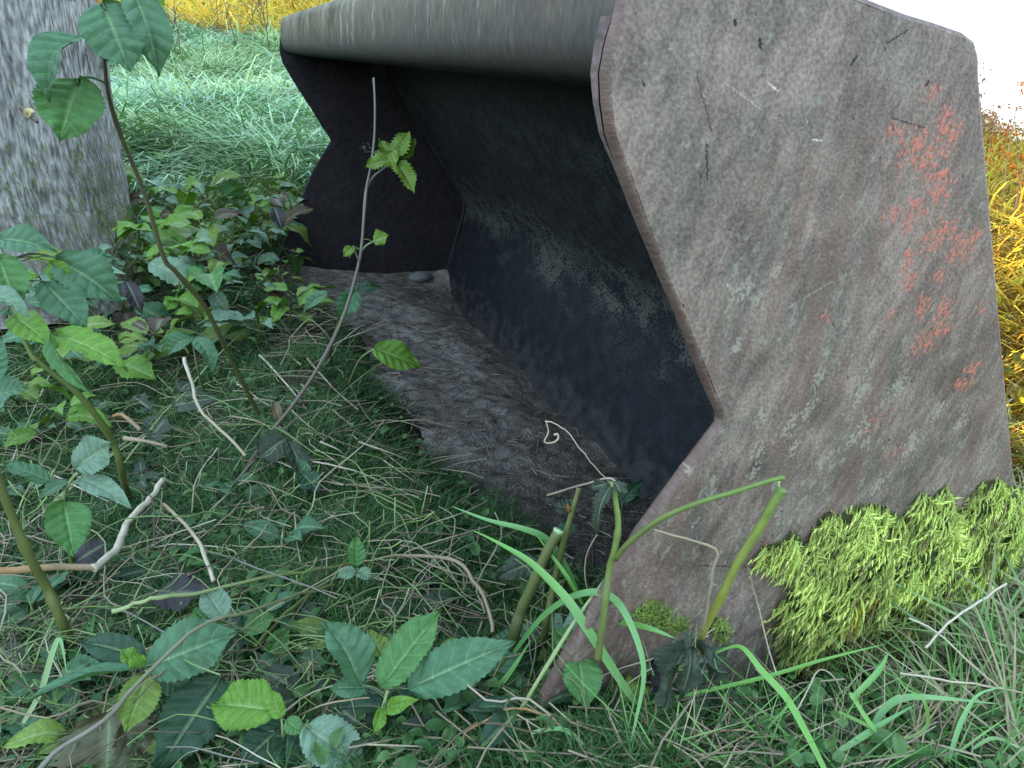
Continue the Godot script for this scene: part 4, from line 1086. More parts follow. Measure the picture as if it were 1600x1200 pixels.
	# single dry pieces
	stick("fallen_branch", "pale forked-looking bent branch lying on the grass at the left, brown at its left end", "branch", [[255, 750, 1.2], [238, 775, 1.16], [218, 795, 1.12], [196, 822, 1.08], [186, 852, 1.04], [164, 876, 1.0], [146, 888, 0.98]], 5.0, 8.0, "straw3", "straw3")
	stick("fallen_branch", "flat reddish-brown broken stick at the left edge", "branch", [[150, 887, 0.985], [90, 886, 0.96], [40, 890, 0.94], [-20, 893, 0.92]], 6.0, 7.0, "straw", "rustw")
	stick("dry_stalk", "thin straw stalk bent below the pale branch", "stalk", [[256, 788, 1.16], [300, 832, 1.08], [318, 865, 1.02], [334, 908, 0.98]], 3.0, 4.0, "straw", "straw3")
	stick("bare_weed_stalk", "long grey-green bare stem rising from the bottom left corner over the big leaf", "stem", [[50, 1212, 0.70], [100, 1165, 0.72], [165, 1122, 0.735], [235, 1050, 0.76], [312, 978, 0.79], [370, 960, 0.81], [450, 935, 0.86], [520, 914, 0.92]], 5.0, 2.5, "s_grey", "s_olive")
	stick("bare_weed_stalk", "bare stem with a pale cut end running right above the long grey-green one", "stem", [[175, 956, 0.84], [210, 945, 0.85], [250, 934, 0.86], [322, 925, 0.89], [400, 905, 0.93], [470, 893, 0.97], [560, 880, 1.02]], 4.2, 2.6, "s_pale", "s_olive")
	stick("bare_weed_stalk", "dark green stem sloping from centre left down to the small flat leaves", "stem", [[400, 1010, 0.88], [430, 975, 0.92], [470, 940, 0.96], [520, 906, 1.0], [600, 880, 1.04], [624, 868, 1.05]], 4.2, 3.0, "s_olive", "s_dark")
	stick("dry_stalk", "bent tan stalk that kinks downward in front of the silt", "stalk", [[630, 868, 0.98], [672, 870, 0.96], [714, 876, 0.94], [740, 906, 0.92], [762, 945, 0.90], [770, 988, 0.88]], 3.4, 3.6, "straw2", "straw", "", 3)
	stick("dry_stalk", "thin white-tipped dry tendril with a curl, rising in front of the bucket's back", "stalk", [[952, 754, 0.66], [930, 730, 0.72], [905, 700, 0.78], [884, 672, 0.80], [866, 662, 0.81], [852, 658, 0.82]], 1.3, 1.2, "straw", "straw3", "", 3)
	stick("dry_scrap", "curled dry scrap hanging from the thin tendril", "leaf", [[853, 658, 0.82], [857, 674, 0.82], [851, 690, 0.815], [862, 692, 0.815], [872, 686, 0.815], [871, 678, 0.815], [866, 680, 0.815]], 1.6, 2.2, "straw", "straw3", "", 5)
	stick("dry_stalk", "dry bent tendril lying level across the wilted stalk's top", "stalk", [[854, 774, 0.76], [890, 764, 0.75], [930, 752, 0.68], [958, 747, 0.65], [957, 760, 0.648]], 2.2, 1.8, "straw2", "straw3", "", 3)
	stick("dry_grass_leaf", "folded straw blade with a sharp bend hanging in front of the plate", "grass blade", [[1022, 828, 0.635], [1070, 842, 0.64], [1118, 858, 0.64], [1114, 890, 0.645], [1108, 930, 0.65], [1100, 980, 0.665]], 2.0, 3.4, "straw", "straw2", "", 3)
	stick("dry_stalk", "long orange-brown runner lying along the bottom centre", "stalk", [[716, 1158, 0.70], [748, 1130, 0.70], [800, 1108, 0.70], [850, 1116, 0.69], [910, 1130, 0.68], [985, 1148, 0.67], [1090, 1146, 0.665], [1160, 1140, 0.66], [1230, 1160, 0.655]], 2.6, 2.2, "rustw", "straw")
	stick("dry_stalk", "thin stalk drooping from the wilted leaf down past the widest blade", "stalk", [[934, 834, 0.72], [918, 862, 0.72], [914, 900, 0.72], [924, 940, 0.715]], 1.5, 1.3, "straw2", "straw2")
	stick("dry_stalk", "fine dry stem hanging down the plate right of the leaning stalk", "stalk", [[1168, 886, 0.64], [1180, 930, 0.65], [1192, 980, 0.66], [1212, 1050, 0.67]], 1.3, 1.3, "straw2", "straw3")
	stick("dry_stalk", "straight straw crossing the lower moss towards the right edge", "stalk", [[1446, 1012, 0.72], [1480, 975, 0.74], [1530, 940, 0.77], [1572, 912, 0.80]], 2.2, 2.0, "straw3", "straw3")
	stick("dry_stalk", "straw slanting to the bottom right from the moss", "stalk", [[1420, 966, 0.73], [1464, 988, 0.72], [1520, 1040, 0.71], [1560, 1074, 0.70]], 1.8, 1.8, "straw3", "straw")
	stick("dry_stalk", "level straw under the moss clump", "stalk", [[1406, 1052, 0.70], [1470, 1062, 0.69], [1540, 1072, 0.70], [1610, 1085, 0.71]], 2.0, 1.6, "straw3", "straw")
	stick("dry_stalk", "bent straw arching in front of the plate's dark foot", "stalk", [[1245, 1110, 0.66], [1262, 1078, 0.66], [1276, 1050, 0.66], [1290, 1048, 0.66], [1306, 1062, 0.66], [1318, 1090, 0.66]], 1.4, 1.2, "straw3", "straw2")
	stick("fallen_branch", "dark weathered log end in the grass at the right edge", "log", [[1500, 968, 0.90], [1540, 1010, 0.88], [1580, 1046, 0.86], [1640, 1090, 0.84]], 14.0, 16.0, "grey", "grey")
	stick("dry_stalk", "short dry stalk stub with a pale broken end lying in the moss at the left", "stalk", [[195, 685, 1.18], [230, 690, 1.16], [262, 698, 1.15]], 4.5, 2.5, "straw", "straw2")
	stick("dry_stalk", "curved orange-brown bark strip on the dark soil at the left", "stalk", [[178, 650, 1.35], [190, 648, 1.33], [204, 658, 1.3], [220, 672, 1.28]], 3.0, 4.0, "rustw", "straw2")
	stick("dry_stalk", "pale stalk sloping from the small drooping plant to the grass", "stalk", [[288, 560, 1.3], [300, 600, 1.26], [312, 640, 1.22], [345, 672, 1.2], [384, 712, 1.16]], 3.4, 2.6, "straw3", "straw")
	# thin stems that cross above the turf
	var r6 := RandomNumberGenerator.new(); r6.seed = 61
	var crossing: Array = []
	for i in 30:
		var x0 := r6.randf_range(-20, 560); var y0 := r6.randf_range(640, 1170)
		var an := r6.randf_range(-1.2, 0.5)
		var ln := r6.randf_range(120, 330)
		crossing.append([x0, y0, x0 + cos(an) * ln, y0 + sin(an) * ln])
	var cross_order: Array = []
	for k in crossing: cross_order.append(k[0])
	cross_order.sort()
	for k in crossing:
		if k[3] < 520 or k[3] > 1210 or k[2] > 760: continue
		var d0 := depth_of(on_ground(k[0], k[1])) - 0.005
		var d1 := depth_of(on_ground(k[2], k[3])) - r6.randf_range(0.04, 0.16)
		var key: String = ["s_pale", "s_green", "straw", "s_grey", "straw3"][r6.randi() % 5]
		var lift := r6.randf_range(0.02, 0.06)
		stick("weed_stem", "%s weed stem slanting over the turf, %s" % [{"s_pale": "pale green", "s_green": "green", "straw": "tan", "s_grey": "greyish", "straw3": "bleached"}[key], nth(k[0], cross_order)], "stem", [[k[0], k[1], d0], [k[0] * 0.6 + k[2] * 0.4, k[1] * 0.6 + k[3] * 0.4 - 10.0, d0 * 0.6 + d1 * 0.4 - lift], [k[2], k[3], d1]], r6.randf_range(1.2, 2.3), r6.randf_range(0.7, 1.3), key, key, "weed stems slanting over the turf")
	# the straws that lie criss-cross left of the opening
	var r3 := RandomNumberGenerator.new(); r3.seed = 5
	var crossed := [[340, 415, 470, 570], [400, 500, 470, 620], [430, 435, 505, 495], [440, 490, 520, 535], [370, 600, 560, 720], [345, 410, 420, 480], [405, 555, 480, 640], [470, 600, 640, 740], [455, 640, 560, 700], [300, 420, 330, 500], [420, 470, 480, 560], [540, 590, 600, 680], [430, 660, 520, 740], [360, 650, 440, 690], [480, 560, 560, 640], [440, 430, 480, 470], [340, 700, 300, 800], [470, 790, 440, 860], [480, 720, 610, 760], [560, 690, 660, 730], [590, 560, 560, 610], [330, 790, 400, 720], [300, 850, 380, 780], [260, 860, 340, 830], [500, 690, 545, 720], [520, 640, 640, 720], [430, 720, 520, 770], [600, 720, 660, 760], [380, 860, 420, 800], [470, 880, 460, 800], [545, 760, 640, 700], [560, 830, 680, 760]]
	var straw_order: Array = []
	for k in crossed: straw_order.append(k[0] + k[2] + k[1] * 0.001)
	straw_order.sort()
	for k in crossed:
		var d0 := depth_of(on_ground(k[0], k[1])) - r3.randf_range(0.02, 0.12)
		var d1 := depth_of(on_ground(k[2], k[3])) - r3.randf_range(0.01, 0.08)
		var mx: float = (k[0] + k[2]) * 0.5 + r3.randf_range(-14, 14); var my: float = (k[1] + k[3]) * 0.5 + r3.randf_range(-14, 14)
		stick("dry_straw", "dry straw in the weeds left of the opening, %s" % nth(k[0] + k[2] + k[1] * 0.001, straw_order), "straw", [[k[0], k[1], d0], [mx, my, (d0 + d1) * 0.5 - 0.02], [k[2], k[3], d1]], r3.randf_range(0.9, 2.1), r3.randf_range(0.6, 1.6), ["straw", "straw3", "straw2"][r3.randi() % 3], ["straw3", "straw2", "straw"][r3.randi() % 3], "dry straws left of the opening")

# ------------------------------------------------------------------ masses nobody could count
func tuft(n: int, h: float, w: float, spread: float, seed: int, lean := 0.5, curl := 0.6, segs := 5, dry := 0.0) -> ArrayMesh:
	var r := RandomNumberGenerator.new(); r.seed = seed
	var mb := MB.new()
	for i in n:
		var an := r.randf() * TAU
		var dir := Vector3(cos(an), 0, sin(an))
		var o := Vector3(r.randf_range(-1, 1), 0, r.randf_range(-1, 1)) * spread
		var l := h * r.randf_range(0.55, 1.1)
		var ln := lean * r.randf_range(0.2, 1.2)
		var path := PackedVector3Array()
		for k in segs + 1:
			var f := float(k) / segs
			path.append(o + dir * (l * (ln * f * 0.6 + curl * r.randf_range(0.9, 1.1) * f * f * 0.7)) + Vector3.UP * (l * (f - curl * 0.55 * f * f * f) * (1.0 - 0.25 * ln)))
		var g := r.randf_range(0.7, 1.25)
		var tint := Color(1.0, 1.0, 1.0)
		if dry > 0.0:
			tint = Color(r.randf_range(0.8, 1.25), r.randf_range(0.88, 1.1), r.randf_range(0.75, 1.25))
			if r.randf() < dry: tint = Color(2.1, 1.05, 1.5)
		ribbon(mb, path, w * r.randf_range(0.7, 1.2), (Vector3.UP + dir * -0.8 + Vector3(0.01, 0, 0.02)).normalized(), Color(g * 0.75 * tint.r, g * 0.8 * tint.g, g * 0.7 * tint.b), Color(g * tint.r, g * tint.g, g * tint.b), 0.3)
	return mb.mesh()

func ground_basis(p: Vector3, d: float) -> Basis:
	var n := Vector3(ground(p.x - d, p.z) - ground(p.x + d, p.z), 2.0 * d, ground(p.x, p.z - d) - ground(p.x, p.z + d)).normalized()
	var x := n.cross(Vector3(0, 0, 1)).normalized() * -1.0
	x = Vector3(0, 0, -1).cross(n).normalized()
	return Basis(x, n, x.cross(n))

func lay(o: MultiMeshInstance3D, label: String, category: String) -> void:
	tag(o, label, category, "", "stuff")

const ORDINALS := ["first", "second", "third", "fourth", "fifth", "sixth", "seventh", "eighth", "ninth", "tenth", "eleventh", "twelfth", "thirteenth", "fourteenth", "fifteenth", "sixteenth", "seventeenth", "eighteenth", "nineteenth", "twentieth", "twenty-first", "twenty-second", "twenty-third", "twenty-fourth", "twenty-fifth", "twenty-sixth", "twenty-seventh", "twenty-eighth", "twenty-ninth", "thirtieth"]
func nth(x: float, order: Array) -> String:
	var n := order.size(); var i := 0
	while i < n - 1 and absf(order[i] - x) > 0.0005: i += 1
	if i == 0: return "leftmost"
	if i == n - 1: return "rightmost"
	if i < n / 2.0: return ORDINALS[i] + " from the left"
	return ORDINALS[n - 1 - i] + " from the right"

func in_poly(px: float, py: float, poly: PackedVector2Array) -> bool:
	return Geometry2D.is_point_in_polygon(Vector2(px, py), poly)

func scatter_px(poly: PackedVector2Array, n: int, r: RandomNumberGenerator) -> PackedVector3Array:
	var lo := Vector2(1e9, 1e9); var hi := -lo
	for p in poly:
		lo = lo.min(p); hi = hi.max(p)
	var out := PackedVector3Array()
	while out.size() < n:
		var q := Vector2(r.randf_range(lo.x, hi.x), r.randf_range(lo.y, hi.y))
		if Geometry2D.is_point_in_polygon(q, poly): out.append(on_ground(q.x, q.y))
	return out

func inside_bucket(p: Vector3, margin := 0.0) -> bool:
	var q := p - EYE
	var w := q.dot(U) - BD; var v := q.dot(V)
	return w > -0.03 - margin and w < BW + 0.03 + margin and v > 0.2 - margin and v < 0.96 + margin

func build_masses() -> void:
	var r := RandomNumberGenerator.new(); r.seed = 99
	# pale dewy field grass on the slope behind
	var tufts: Array = [tuft(15, 0.36, 0.0085, 0.06, 1, 0.8, 0.95), tuft(15, 0.42, 0.009, 0.07, 2, 1.0, 0.85)]
	var patches: Array = [tuft(110, 0.36, 0.0085, 0.24, 1, 0.8, 0.95, 4, 0.05), tuft(110, 0.42, 0.009, 0.26, 2, 1.0, 0.85, 4, 0.04), tuft(100, 0.30, 0.008, 0.22, 3, 0.5, 1.0, 4, 0.08)]
	var field := thing("field_grass", "pale dewy long grass covering the shaded slope behind the tree and bucket", "grass", Vector3(-2, 0.9, -5))
	field.set_meta("kind", "stuff")
	for k in 3:
		var xs: Array = []; var cols: Array = []
		while xs.size() < 350:
			var z := -2.75 - pow(r.randf(), 1.4) * 8.2
			var x := z * r.randf_range(0.22, 0.56)
			if z > -3.3 and r.randf() < 0.5: continue
			if z < -9.3 - r.randf() * 0.8 : continue
			var p := Vector3(x, ground(x, z) - 0.01, z)
			if inside_bucket(p, 0.8): continue
			var cl := n_clump.get_noise_2d(x * 0.7, z * 0.7)
			if cl < -0.32: continue
			var s := r.randf_range(0.85, 1.35) * (1.0 + 0.35 * cl) * (1.0 + 0.03 * -z)
			xs.append(Transform3D(ground_basis(p, 0.2) * Basis(Vector3.UP, r.randf() * TAU).scaled(Vector3(s, s * r.randf_range(0.8, 1.1), s)), p))
			var dew := clampf(0.55 + n_clump.get_noise_2d(x * 0.5 + 30.0, z * 0.5) * 1.2 - maxf(0.0, (-z - 5.5) * 0.12), 0.0, 1.0)
			var c := Color(0.30, 0.45, 0.16).lerp(Color(0.44, 0.66, 0.46), dew)
			cols.append(c)
		many("grass_tufts", patches[k], M.turf, xs, cols, field)
	var mixed := thing("mixed_grass", "loose grass growing through the leafy tangle beside the trunk", "grass", Vector3(-1.3, 0.45, -2.7))
	mixed.set_meta("kind", "stuff")
	var xm: Array = []; var cm: Array = []
	for p in scatter_px(PackedVector2Array([Vector2(140, 440), Vector2(150, 300), Vector2(470, 300), Vector2(430, 430)]), 420, r):
		if inside_bucket(p, 0.25): continue
		var s := r.randf_range(0.5, 0.85)
		xm.append(Transform3D(Basis(Vector3.UP, r.randf() * TAU).rotated(Vector3.RIGHT, r.randf_range(-0.4, 0.4)).scaled(Vector3(s * 0.8, s, s * 0.8)), p))
		cm.append(Color(0.15, 0.28, 0.06).lerp(Color(0.36, 0.36, 0.14), r.randf()))
	many("grass_tufts", tufts[0], M.turf, xm, cm, mixed)
	# golden bank beyond and golden weeds to the right, both in the sun
	var gold := thing("golden_bank_grass", "sunlit golden grass and bracken on the bank at the top of the slope", "grass", Vector3(-5, 2.8, -12))
	gold.set_meta("kind", "stuff")
	for k in 2:
		var xs: Array = []; var cols: Array = []
		while xs.size() < 300:
			var z := -9.3 - r.randf() * 8.0
			var x := z * r.randf_range(0.18, 0.54)
			var p := Vector3(x, ground(x, z) - 0.02, z)
			var s := r.randf_range(1.1, 2.2)
			xs.append(Transform3D(Basis(Vector3.UP, r.randf() * TAU).rotated(Vector3.RIGHT, r.randf_range(-0.3, 0.3)).scaled(Vector3(s, s, s)), p))
			var c := Color(0.74, 0.56, 0.14).lerp(Color(0.62, 0.60, 0.20), r.randf())
			if r.randf() < 0.25: c = Color(0.50, 0.26, 0.07)
			if r.randf() < 0.2: c = Color(0.85, 0.76, 0.45)
			cols.append(c)
		many("grass_tufts", patches[k], M.gold, xs, cols, gold)
	var side := thing("golden_weeds", "sunlit golden grass and weeds behind the right edge of the plate", "grass", Vector3(1.6, 0.3, -2.5))
	side.set_meta("kind", "stuff")
	for k in 2:
		var xs: Array = []; var cols: Array = []
		while xs.size() < 950:
			var z := -1.35 - pow(r.randf(), 1.5) * 9.0
			var x := -z * r.randf_range(0.62, 0.80)
			var p := Vector3(x, ground(x, z) - 0.02, z)
			if inside_bucket(p, 0.12): continue
			var s := r.randf_range(0.6, 1.0) * (1.0 + 0.1 * -z)
			s *= 0.95
			xs.append(Transform3D(Basis(Vector3.UP, r.randf() * TAU).rotated(Vector3.RIGHT, r.randf_range(-0.5, 0.5)).scaled(Vector3(s, s * 0.8, s)), p))
			var c := Color(0.68, 0.56, 0.24).lerp(Color(0.56, 0.55, 0.16), r.randf() * 0.8)
			if r.randf() < 0.25: c = Color(0.55, 0.33, 0.10)
			cols.append(c)
		many("grass_tufts", tufts[k], M.gold, xs, cols, side)
	var lf := MB.new()
	leaf(lf, Vector3.ZERO, Vector3(0, 0.02, -1), 0.62, Vector3.UP, Color(1, 1, 1), {"teeth": 6, "across": 2, "seed": 3.0, "curl": 0.1, "droop": 0.2})
	var leafm := lf.mesh()
	var xl: Array = []; var cl2: Array = []
	while xl.size() < 900:
		var z := -1.4 - pow(r.randf(), 1.4) * 5.0
		var x := -z * r.randf_range(0.60, 0.95)
		var y := ground(x, z) + r.randf_range(0.03, 0.24)
		var l := r.randf_range(0.02, 0.045)
		if inside_bucket(Vector3(x, y, z), 0.06): continue
		xl.append(Transform3D(Basis.from_euler(Vector3(r.randf_range(-0.6, 0.6), r.randf() * TAU, r.randf_range(-0.6, 0.6))).scaled(Vector3(l, l, l)), Vector3(x, y, z)))
		cl2.append(Color(0.52, 0.48, 0.12).lerp(Color(0.36, 0.44, 0.09), r.randf()))
	many("leaves", leafm, M.gold, xl, cl2, side)
	# fine dark grass and moss on the ground in front, straw through it
	var short: Array = [tuft(90, 0.055, 0.0018, 0.05, 11, 0.8, 0.7, 4, 0.09), tuft(80, 0.075, 0.0017, 0.055, 12, 1.1, 0.6, 4, 0.12), tuft(130, 0.024, 0.0024, 0.045, 13, 1.0, 0.5, 3, 0.03)]
	var turf := thing("short_turf", "fine dark green grass and moss carpeting the shaded ground in front", "grass", Vector3(-0.4, 0.15, -1.1))
	turf.set_meta("kind", "stuff")
	var poly := PackedVector2Array([Vector2(-60, 440), Vector2(220, 440), Vector2(420, 440), Vector2(560, 500), Vector2(640, 640), Vector2(760, 760), Vector2(900, 930), Vector2(960, 1050), Vector2(1100, 1110), Vector2(1300, 1110), Vector2(1480, 1060), Vector2(1640, 960), Vector2(1640, 1260), Vector2(-60, 1260)])
	for k in 3:
		var xs: Array = []; var cols: Array = []
		for p in scatter_px(poly, 1150 if k == 2 else 600, r):
			if over_silt(p, 0.05 * r.randf()): continue
			var bare := n_clump.get_noise_2d(p.x * 2.0 + 5.0, p.z * 2.0)
			if bare > 0.28 and r.randf() < 0.85: continue
			var s := r.randf_range(0.6, 1.2)
			xs.append(Transform3D(ground_basis(p, 0.04) * Basis(Vector3.UP, r.randf() * TAU).scaled(Vector3(s, s, s)), p - Vector3(0, 0.004, 0)))
			var c := Color(0.022, 0.070, 0.018).lerp(Color(0.062, 0.145, 0.034), r.randf())
			cols.append(c)
		many("turf_tufts", short[k], M.turf, xs, cols, turf)
	# loose straw and litter over the ground
	var bit := MB.new()
	tube(bit, PackedVector3Array([Vector3(-0.5, 0, 0), Vector3(-0.15, 0.05, 0.03), Vector3(0.2, 0.02, -0.02), Vector3(0.5, 0, 0.05)]), 0.012, 0.008, Color.WHITE, Color.WHITE, 4)
	var bm := bit.mesh()
	var xs2: Array = []; var c2: Array = []
	for p in scatter_px(poly, 1500, r):
		var l := r.randf_range(0.04, 0.17)
		xs2.append(Transform3D(Basis.from_euler(Vector3(r.randf_range(-0.35, 0.35), r.randf() * TAU, r.randf_range(-0.35, 0.35))).scaled_local(Vector3(l, 0.10, 0.10)), p + Vector3(0, r.randf_range(0.0, 0.035), 0)))
		c2.append(Color(0.36, 0.30, 0.19).lerp(Color(0.13, 0.10, 0.065), r.randf()))
	var lit := many("loose_straw", bm, M.dry, xs2, c2)
	lay(lit, "loose broken straw strewn over the turf in front of the opening", "straw")
	var xs3: Array = []; var c3: Array = []
	for p in scatter_px(poly, 420, r):
		var l := r.randf_range(0.02, 0.05)
		xs3.append(Transform3D(Basis.from_euler(Vector3(r.randf_range(-0.5, 0.5), r.randf() * TAU, r.randf_range(-0.5, 0.5))).scaled(Vector3(l, l, l)), p + Vector3(0, 0.006, 0)))
		c3.append([Color(0.05, 0.04, 0.035), Color(0.035, 0.035, 0.04), Color(0.09, 0.06, 0.035), Color(0.05, 0.10, 0.05)][r.randi() % 4])
	lay(many("leaf_litter", leafm, M.leaf_dull, xs3, c3), "small dead leaves rotting between the grass in front", "leaf litter")
	var xs6: Array = []; var c6: Array = []
	for i in 900:
		var w := r.randf_range(0.1, 2.25); var v := 0.05 + absf(r.randfn()) * 0.13
		var p := bk(v, soil_t(v, w) + 0.008, w)
		p.y = maxf(p.y, ground(p.x, p.z) + 0.006)
		var l := r.randf_range(0.03, 0.15)
		xs6.append(Transform3D(Basis.from_euler(Vector3(r.randf_range(-0.3, 0.3), r.randf() * TAU, r.randf_range(-0.3, 0.3))).scaled_local(Vector3(l, 0.08, 0.08)), p))
		c6.append(Color(0.26, 0.21, 0.14).lerp(Color(0.05, 0.04, 0.03), pow(r.randf(), 0.6)))
	lay(many("edge_debris", bm, M.dry, xs6, c6), "dark broken stems and straw along the edge of the silt", "straw")
	var xs7: Array = []; var c7: Array = []
	for p in scatter_px(poly, 2300, r):
		if over_silt(p, 0.0): continue
		if n_clump.get_noise_2d(p.x * 1.6 + 60.0, p.z * 1.6) < -0.12: continue
		var l := r.randf_range(0.010, 0.026)
		xs7.append(Transform3D(Basis.from_euler(Vector3(r.randf_range(-0.2, 0.7), r.randf() * TAU, r.randf_range(-0.4, 0.4))).scaled(Vector3(l, l, l)), p + Vector3(0, r.randf_range(0.008, 0.05), 0)))
		c7.append(Color(0.07, 0.19, 0.055).lerp(Color(0.17, 0.32, 0.10), r.randf()))
	lay(many("small_leaves", leafm, M.leaf, xs7, c7), "tiny green leaves of low creeping weeds through the turf", "weeds")
	# cleavers: fine pale strands with little pods
	var strand := MB.new()
	tube(strand, smooth_path([Vector3.ZERO, Vector3(0.2, 0.25, 0.02), Vector3(0.55, 0.34, -0.05), Vector3(1, 0.28, 0.05)], 4), 0.0065, 0.004, Color(0.9, 0.9, 0.8), Color.WHITE, 4)
	for q in [[0.3, 0.5], [0.55, -0.6], [0.75, 0.4], [0.9, -0.3]]:
		tube(strand, PackedVector3Array([Vector3(q[0], 0.32, 0), Vector3(q[0] + 0.12, 0.36, q[1] * 0.3), Vector3(q[0] + 0.24, 0.46, q[1] * 0.5)]), 0.004, 0.011, Color.WHITE, Color(1.15, 1.15, 1.0), 4)
	var xs4: Array = []; var c4: Array = []
	for p in scatter_px(PackedVector2Array([Vector2(-40, 560), Vector2(280, 480), Vector2(560, 760), Vector2(640, 1210), Vector2(-40, 1210)]), 130, r):
		var l := r.randf_range(0.05, 0.13)
		xs4.append(Transform3D(Basis.from_euler(Vector3(r.randf_range(-0.3, 0.5), r.randf() * TAU, r.randf_range(-0.2, 0.6))).scaled(Vector3(l, l, l)), p + Vector3(0, r.randf_range(0.0, 0.05), 0)))
		c4.append(Color(0.22, 0.30, 0.09).lerp(Color(0.11, 0.18, 0.07), r.randf()))
	lay(many("podded_weed", strand.mesh(), M.stem, xs4, c4), "fine pale green weed strands with small pods through the grass", "weeds")
	var trail := MB.new()
	tube(trail, smooth_path([Vector3.ZERO, Vector3(0.22, 0.10, 0.05), Vector3(0.38, 0.12, -0.03), Vector3(0.72, 0.16, 0.06), Vector3(1, 0.07, -0.04)], 3), 0.006, 0.0035, Color(0.85, 0.85, 0.8), Color.WHITE, 4, 0.4)
	var xs5: Array = []; var c5: Array = []
	for p in scatter_px(PackedVector2Array([Vector2(-40, 560), Vector2(300, 430), Vector2(470, 470), Vector2(640, 760), Vector2(900, 1030), Vector2(980, 1210), Vector2(-40, 1210)]), 300, r):
		var l := r.randf_range(0.09, 0.26)
		xs5.append(Transform3D(Basis.from_euler(Vector3(r.randf_range(-0.3, 0.3), r.randf() * TAU, r.randf_range(-0.1, 0.5))).scaled_local(Vector3(l, l, l)), p + Vector3(0, r.randf_range(0.0, 0.03), 0)))
		c5.append([Color(0.26, 0.21, 0.13), Color(0.12, 0.16, 0.06), Color(0.34, 0.29, 0.20), Color(0.17, 0.25, 0.09), Color(0.10, 0.075, 0.05)][r.randi() % 5])
	lay(many("trailing_stems", trail.mesh(), M.dry, xs5, c5), "thin tan and green stems trailing over each other in the left foreground", "weeds")
	# long mixed grass at the foot of the plate, bottom right
	var long: Array = [tuft(5, 0.26, 0.0095, 0.05, 21, 1.6, 0.9, 7), tuft(7, 0.24, 0.0052, 0.06, 22, 1.9, 0.6, 6)]
	var foot := thing("long_grass", "long tangled green and straw grass at the foot of the plate, bottom right", "grass", Vector3(0.5, 0.15, -0.7))
	foot.set_meta("kind", "stuff")
	var poly2 := PackedVector2Array([Vector2(1010, 1150), Vector2(1240, 1130), Vector2(1400, 1100), Vector2(1540, 1000), Vector2(1640, 860), Vector2(1680, 1260), Vector2(1010, 1260)])
	for k in 2:
		var xs: Array = []; var cols: Array = []
		for p in scatter_px(poly2, 200, r):
			if p.x < 0.42 and r.randf() < 0.6: continue
			if inside_bucket(p, 0.0): continue
			var s := r.randf_range(0.3, 0.62) * (0.55 + 0.65 * smoothstep(0.38, 0.7, p.x))
			xs.append(Transform3D(Basis(Vector3.UP, r.randf() * TAU).rotated(Vector3(0.8, 0, 0.5).normalized(), r.randf_range(0.5, 1.35)).scaled(Vector3(s, s, s)), p))
			var c := Color(0.10, 0.24, 0.05).lerp(Color(0.19, 0.33, 0.10), r.randf())
			if r.randf() < 0.48: c = Color(0.33, 0.27, 0.16)
			cols.append(c)
		many("grass_tufts", long[k], M.turf, xs, cols, foot)
	# green edge right behind the plate
	var edge := thing("shaded_grass", "green grass just behind the plate's lower right corner", "grass", Vector3(0.95, 0.15, -1.1))
	edge.set_meta("kind", "stuff")
	var xe: Array = []; var ce: Array = []
	while xe.size() < 380:
		var x := r.randf_range(0.55, 1.4); var z := r.randf_range(-1.5, -0.45)
		var p := Vector3(x, ground(x, z), z)
		if inside_bucket(p, 0.03): continue
		if x < 0.75 and z > -0.62: continue
		var s := r.randf_range(0.45, 0.8)
		xe.append(Transform3D(Basis(Vector3.UP, r.randf() * TAU).rotated(Vector3.RIGHT, r.randf_range(-0.5, 0.5)).scaled(Vector3(s, s * 0.8, s)), p))
		ce.append(Color(0.30, 0.28, 0.13).lerp(Color(0.13, 0.25, 0.06), r.randf()))
	many("grass_tufts", tufts[1], M.grass, xe, ce, edge)

func frond() -> ArrayMesh:
	var mb := MB.new()
	var path := PackedVector3Array()
	for k in 6:
		var f := k / 5.0
		path.append(Vector3(0.12 * sin(f * 3.0), f * 0.72 - 0.25 * f * f * f, -0.62 * f * f))
	ribbon(mb, path, 0.085, Vector3(0, 0.5, 1), Color(0.5, 0.52, 0.45), Color(1.1, 1.1, 1.0), 0.5)
	for k in range(1, 5):
		for s in [-1.0, 1.0]:
			var o := path[k]
			var e := o + Vector3(s * 0.15, 0.17, -0.12)
			var c := Color(0.55, 0.57, 0.5).lerp(Color(1.1, 1.1, 1.0), k / 5.0)
			var a := mb.add(o + Vector3(0, -0.025, 0), c); var b := mb.add(e, c); var d := mb.add(o + Vector3(0, 0.035, 0.02), c)
			mb.tri(a, b, d)
	return mb.mesh()

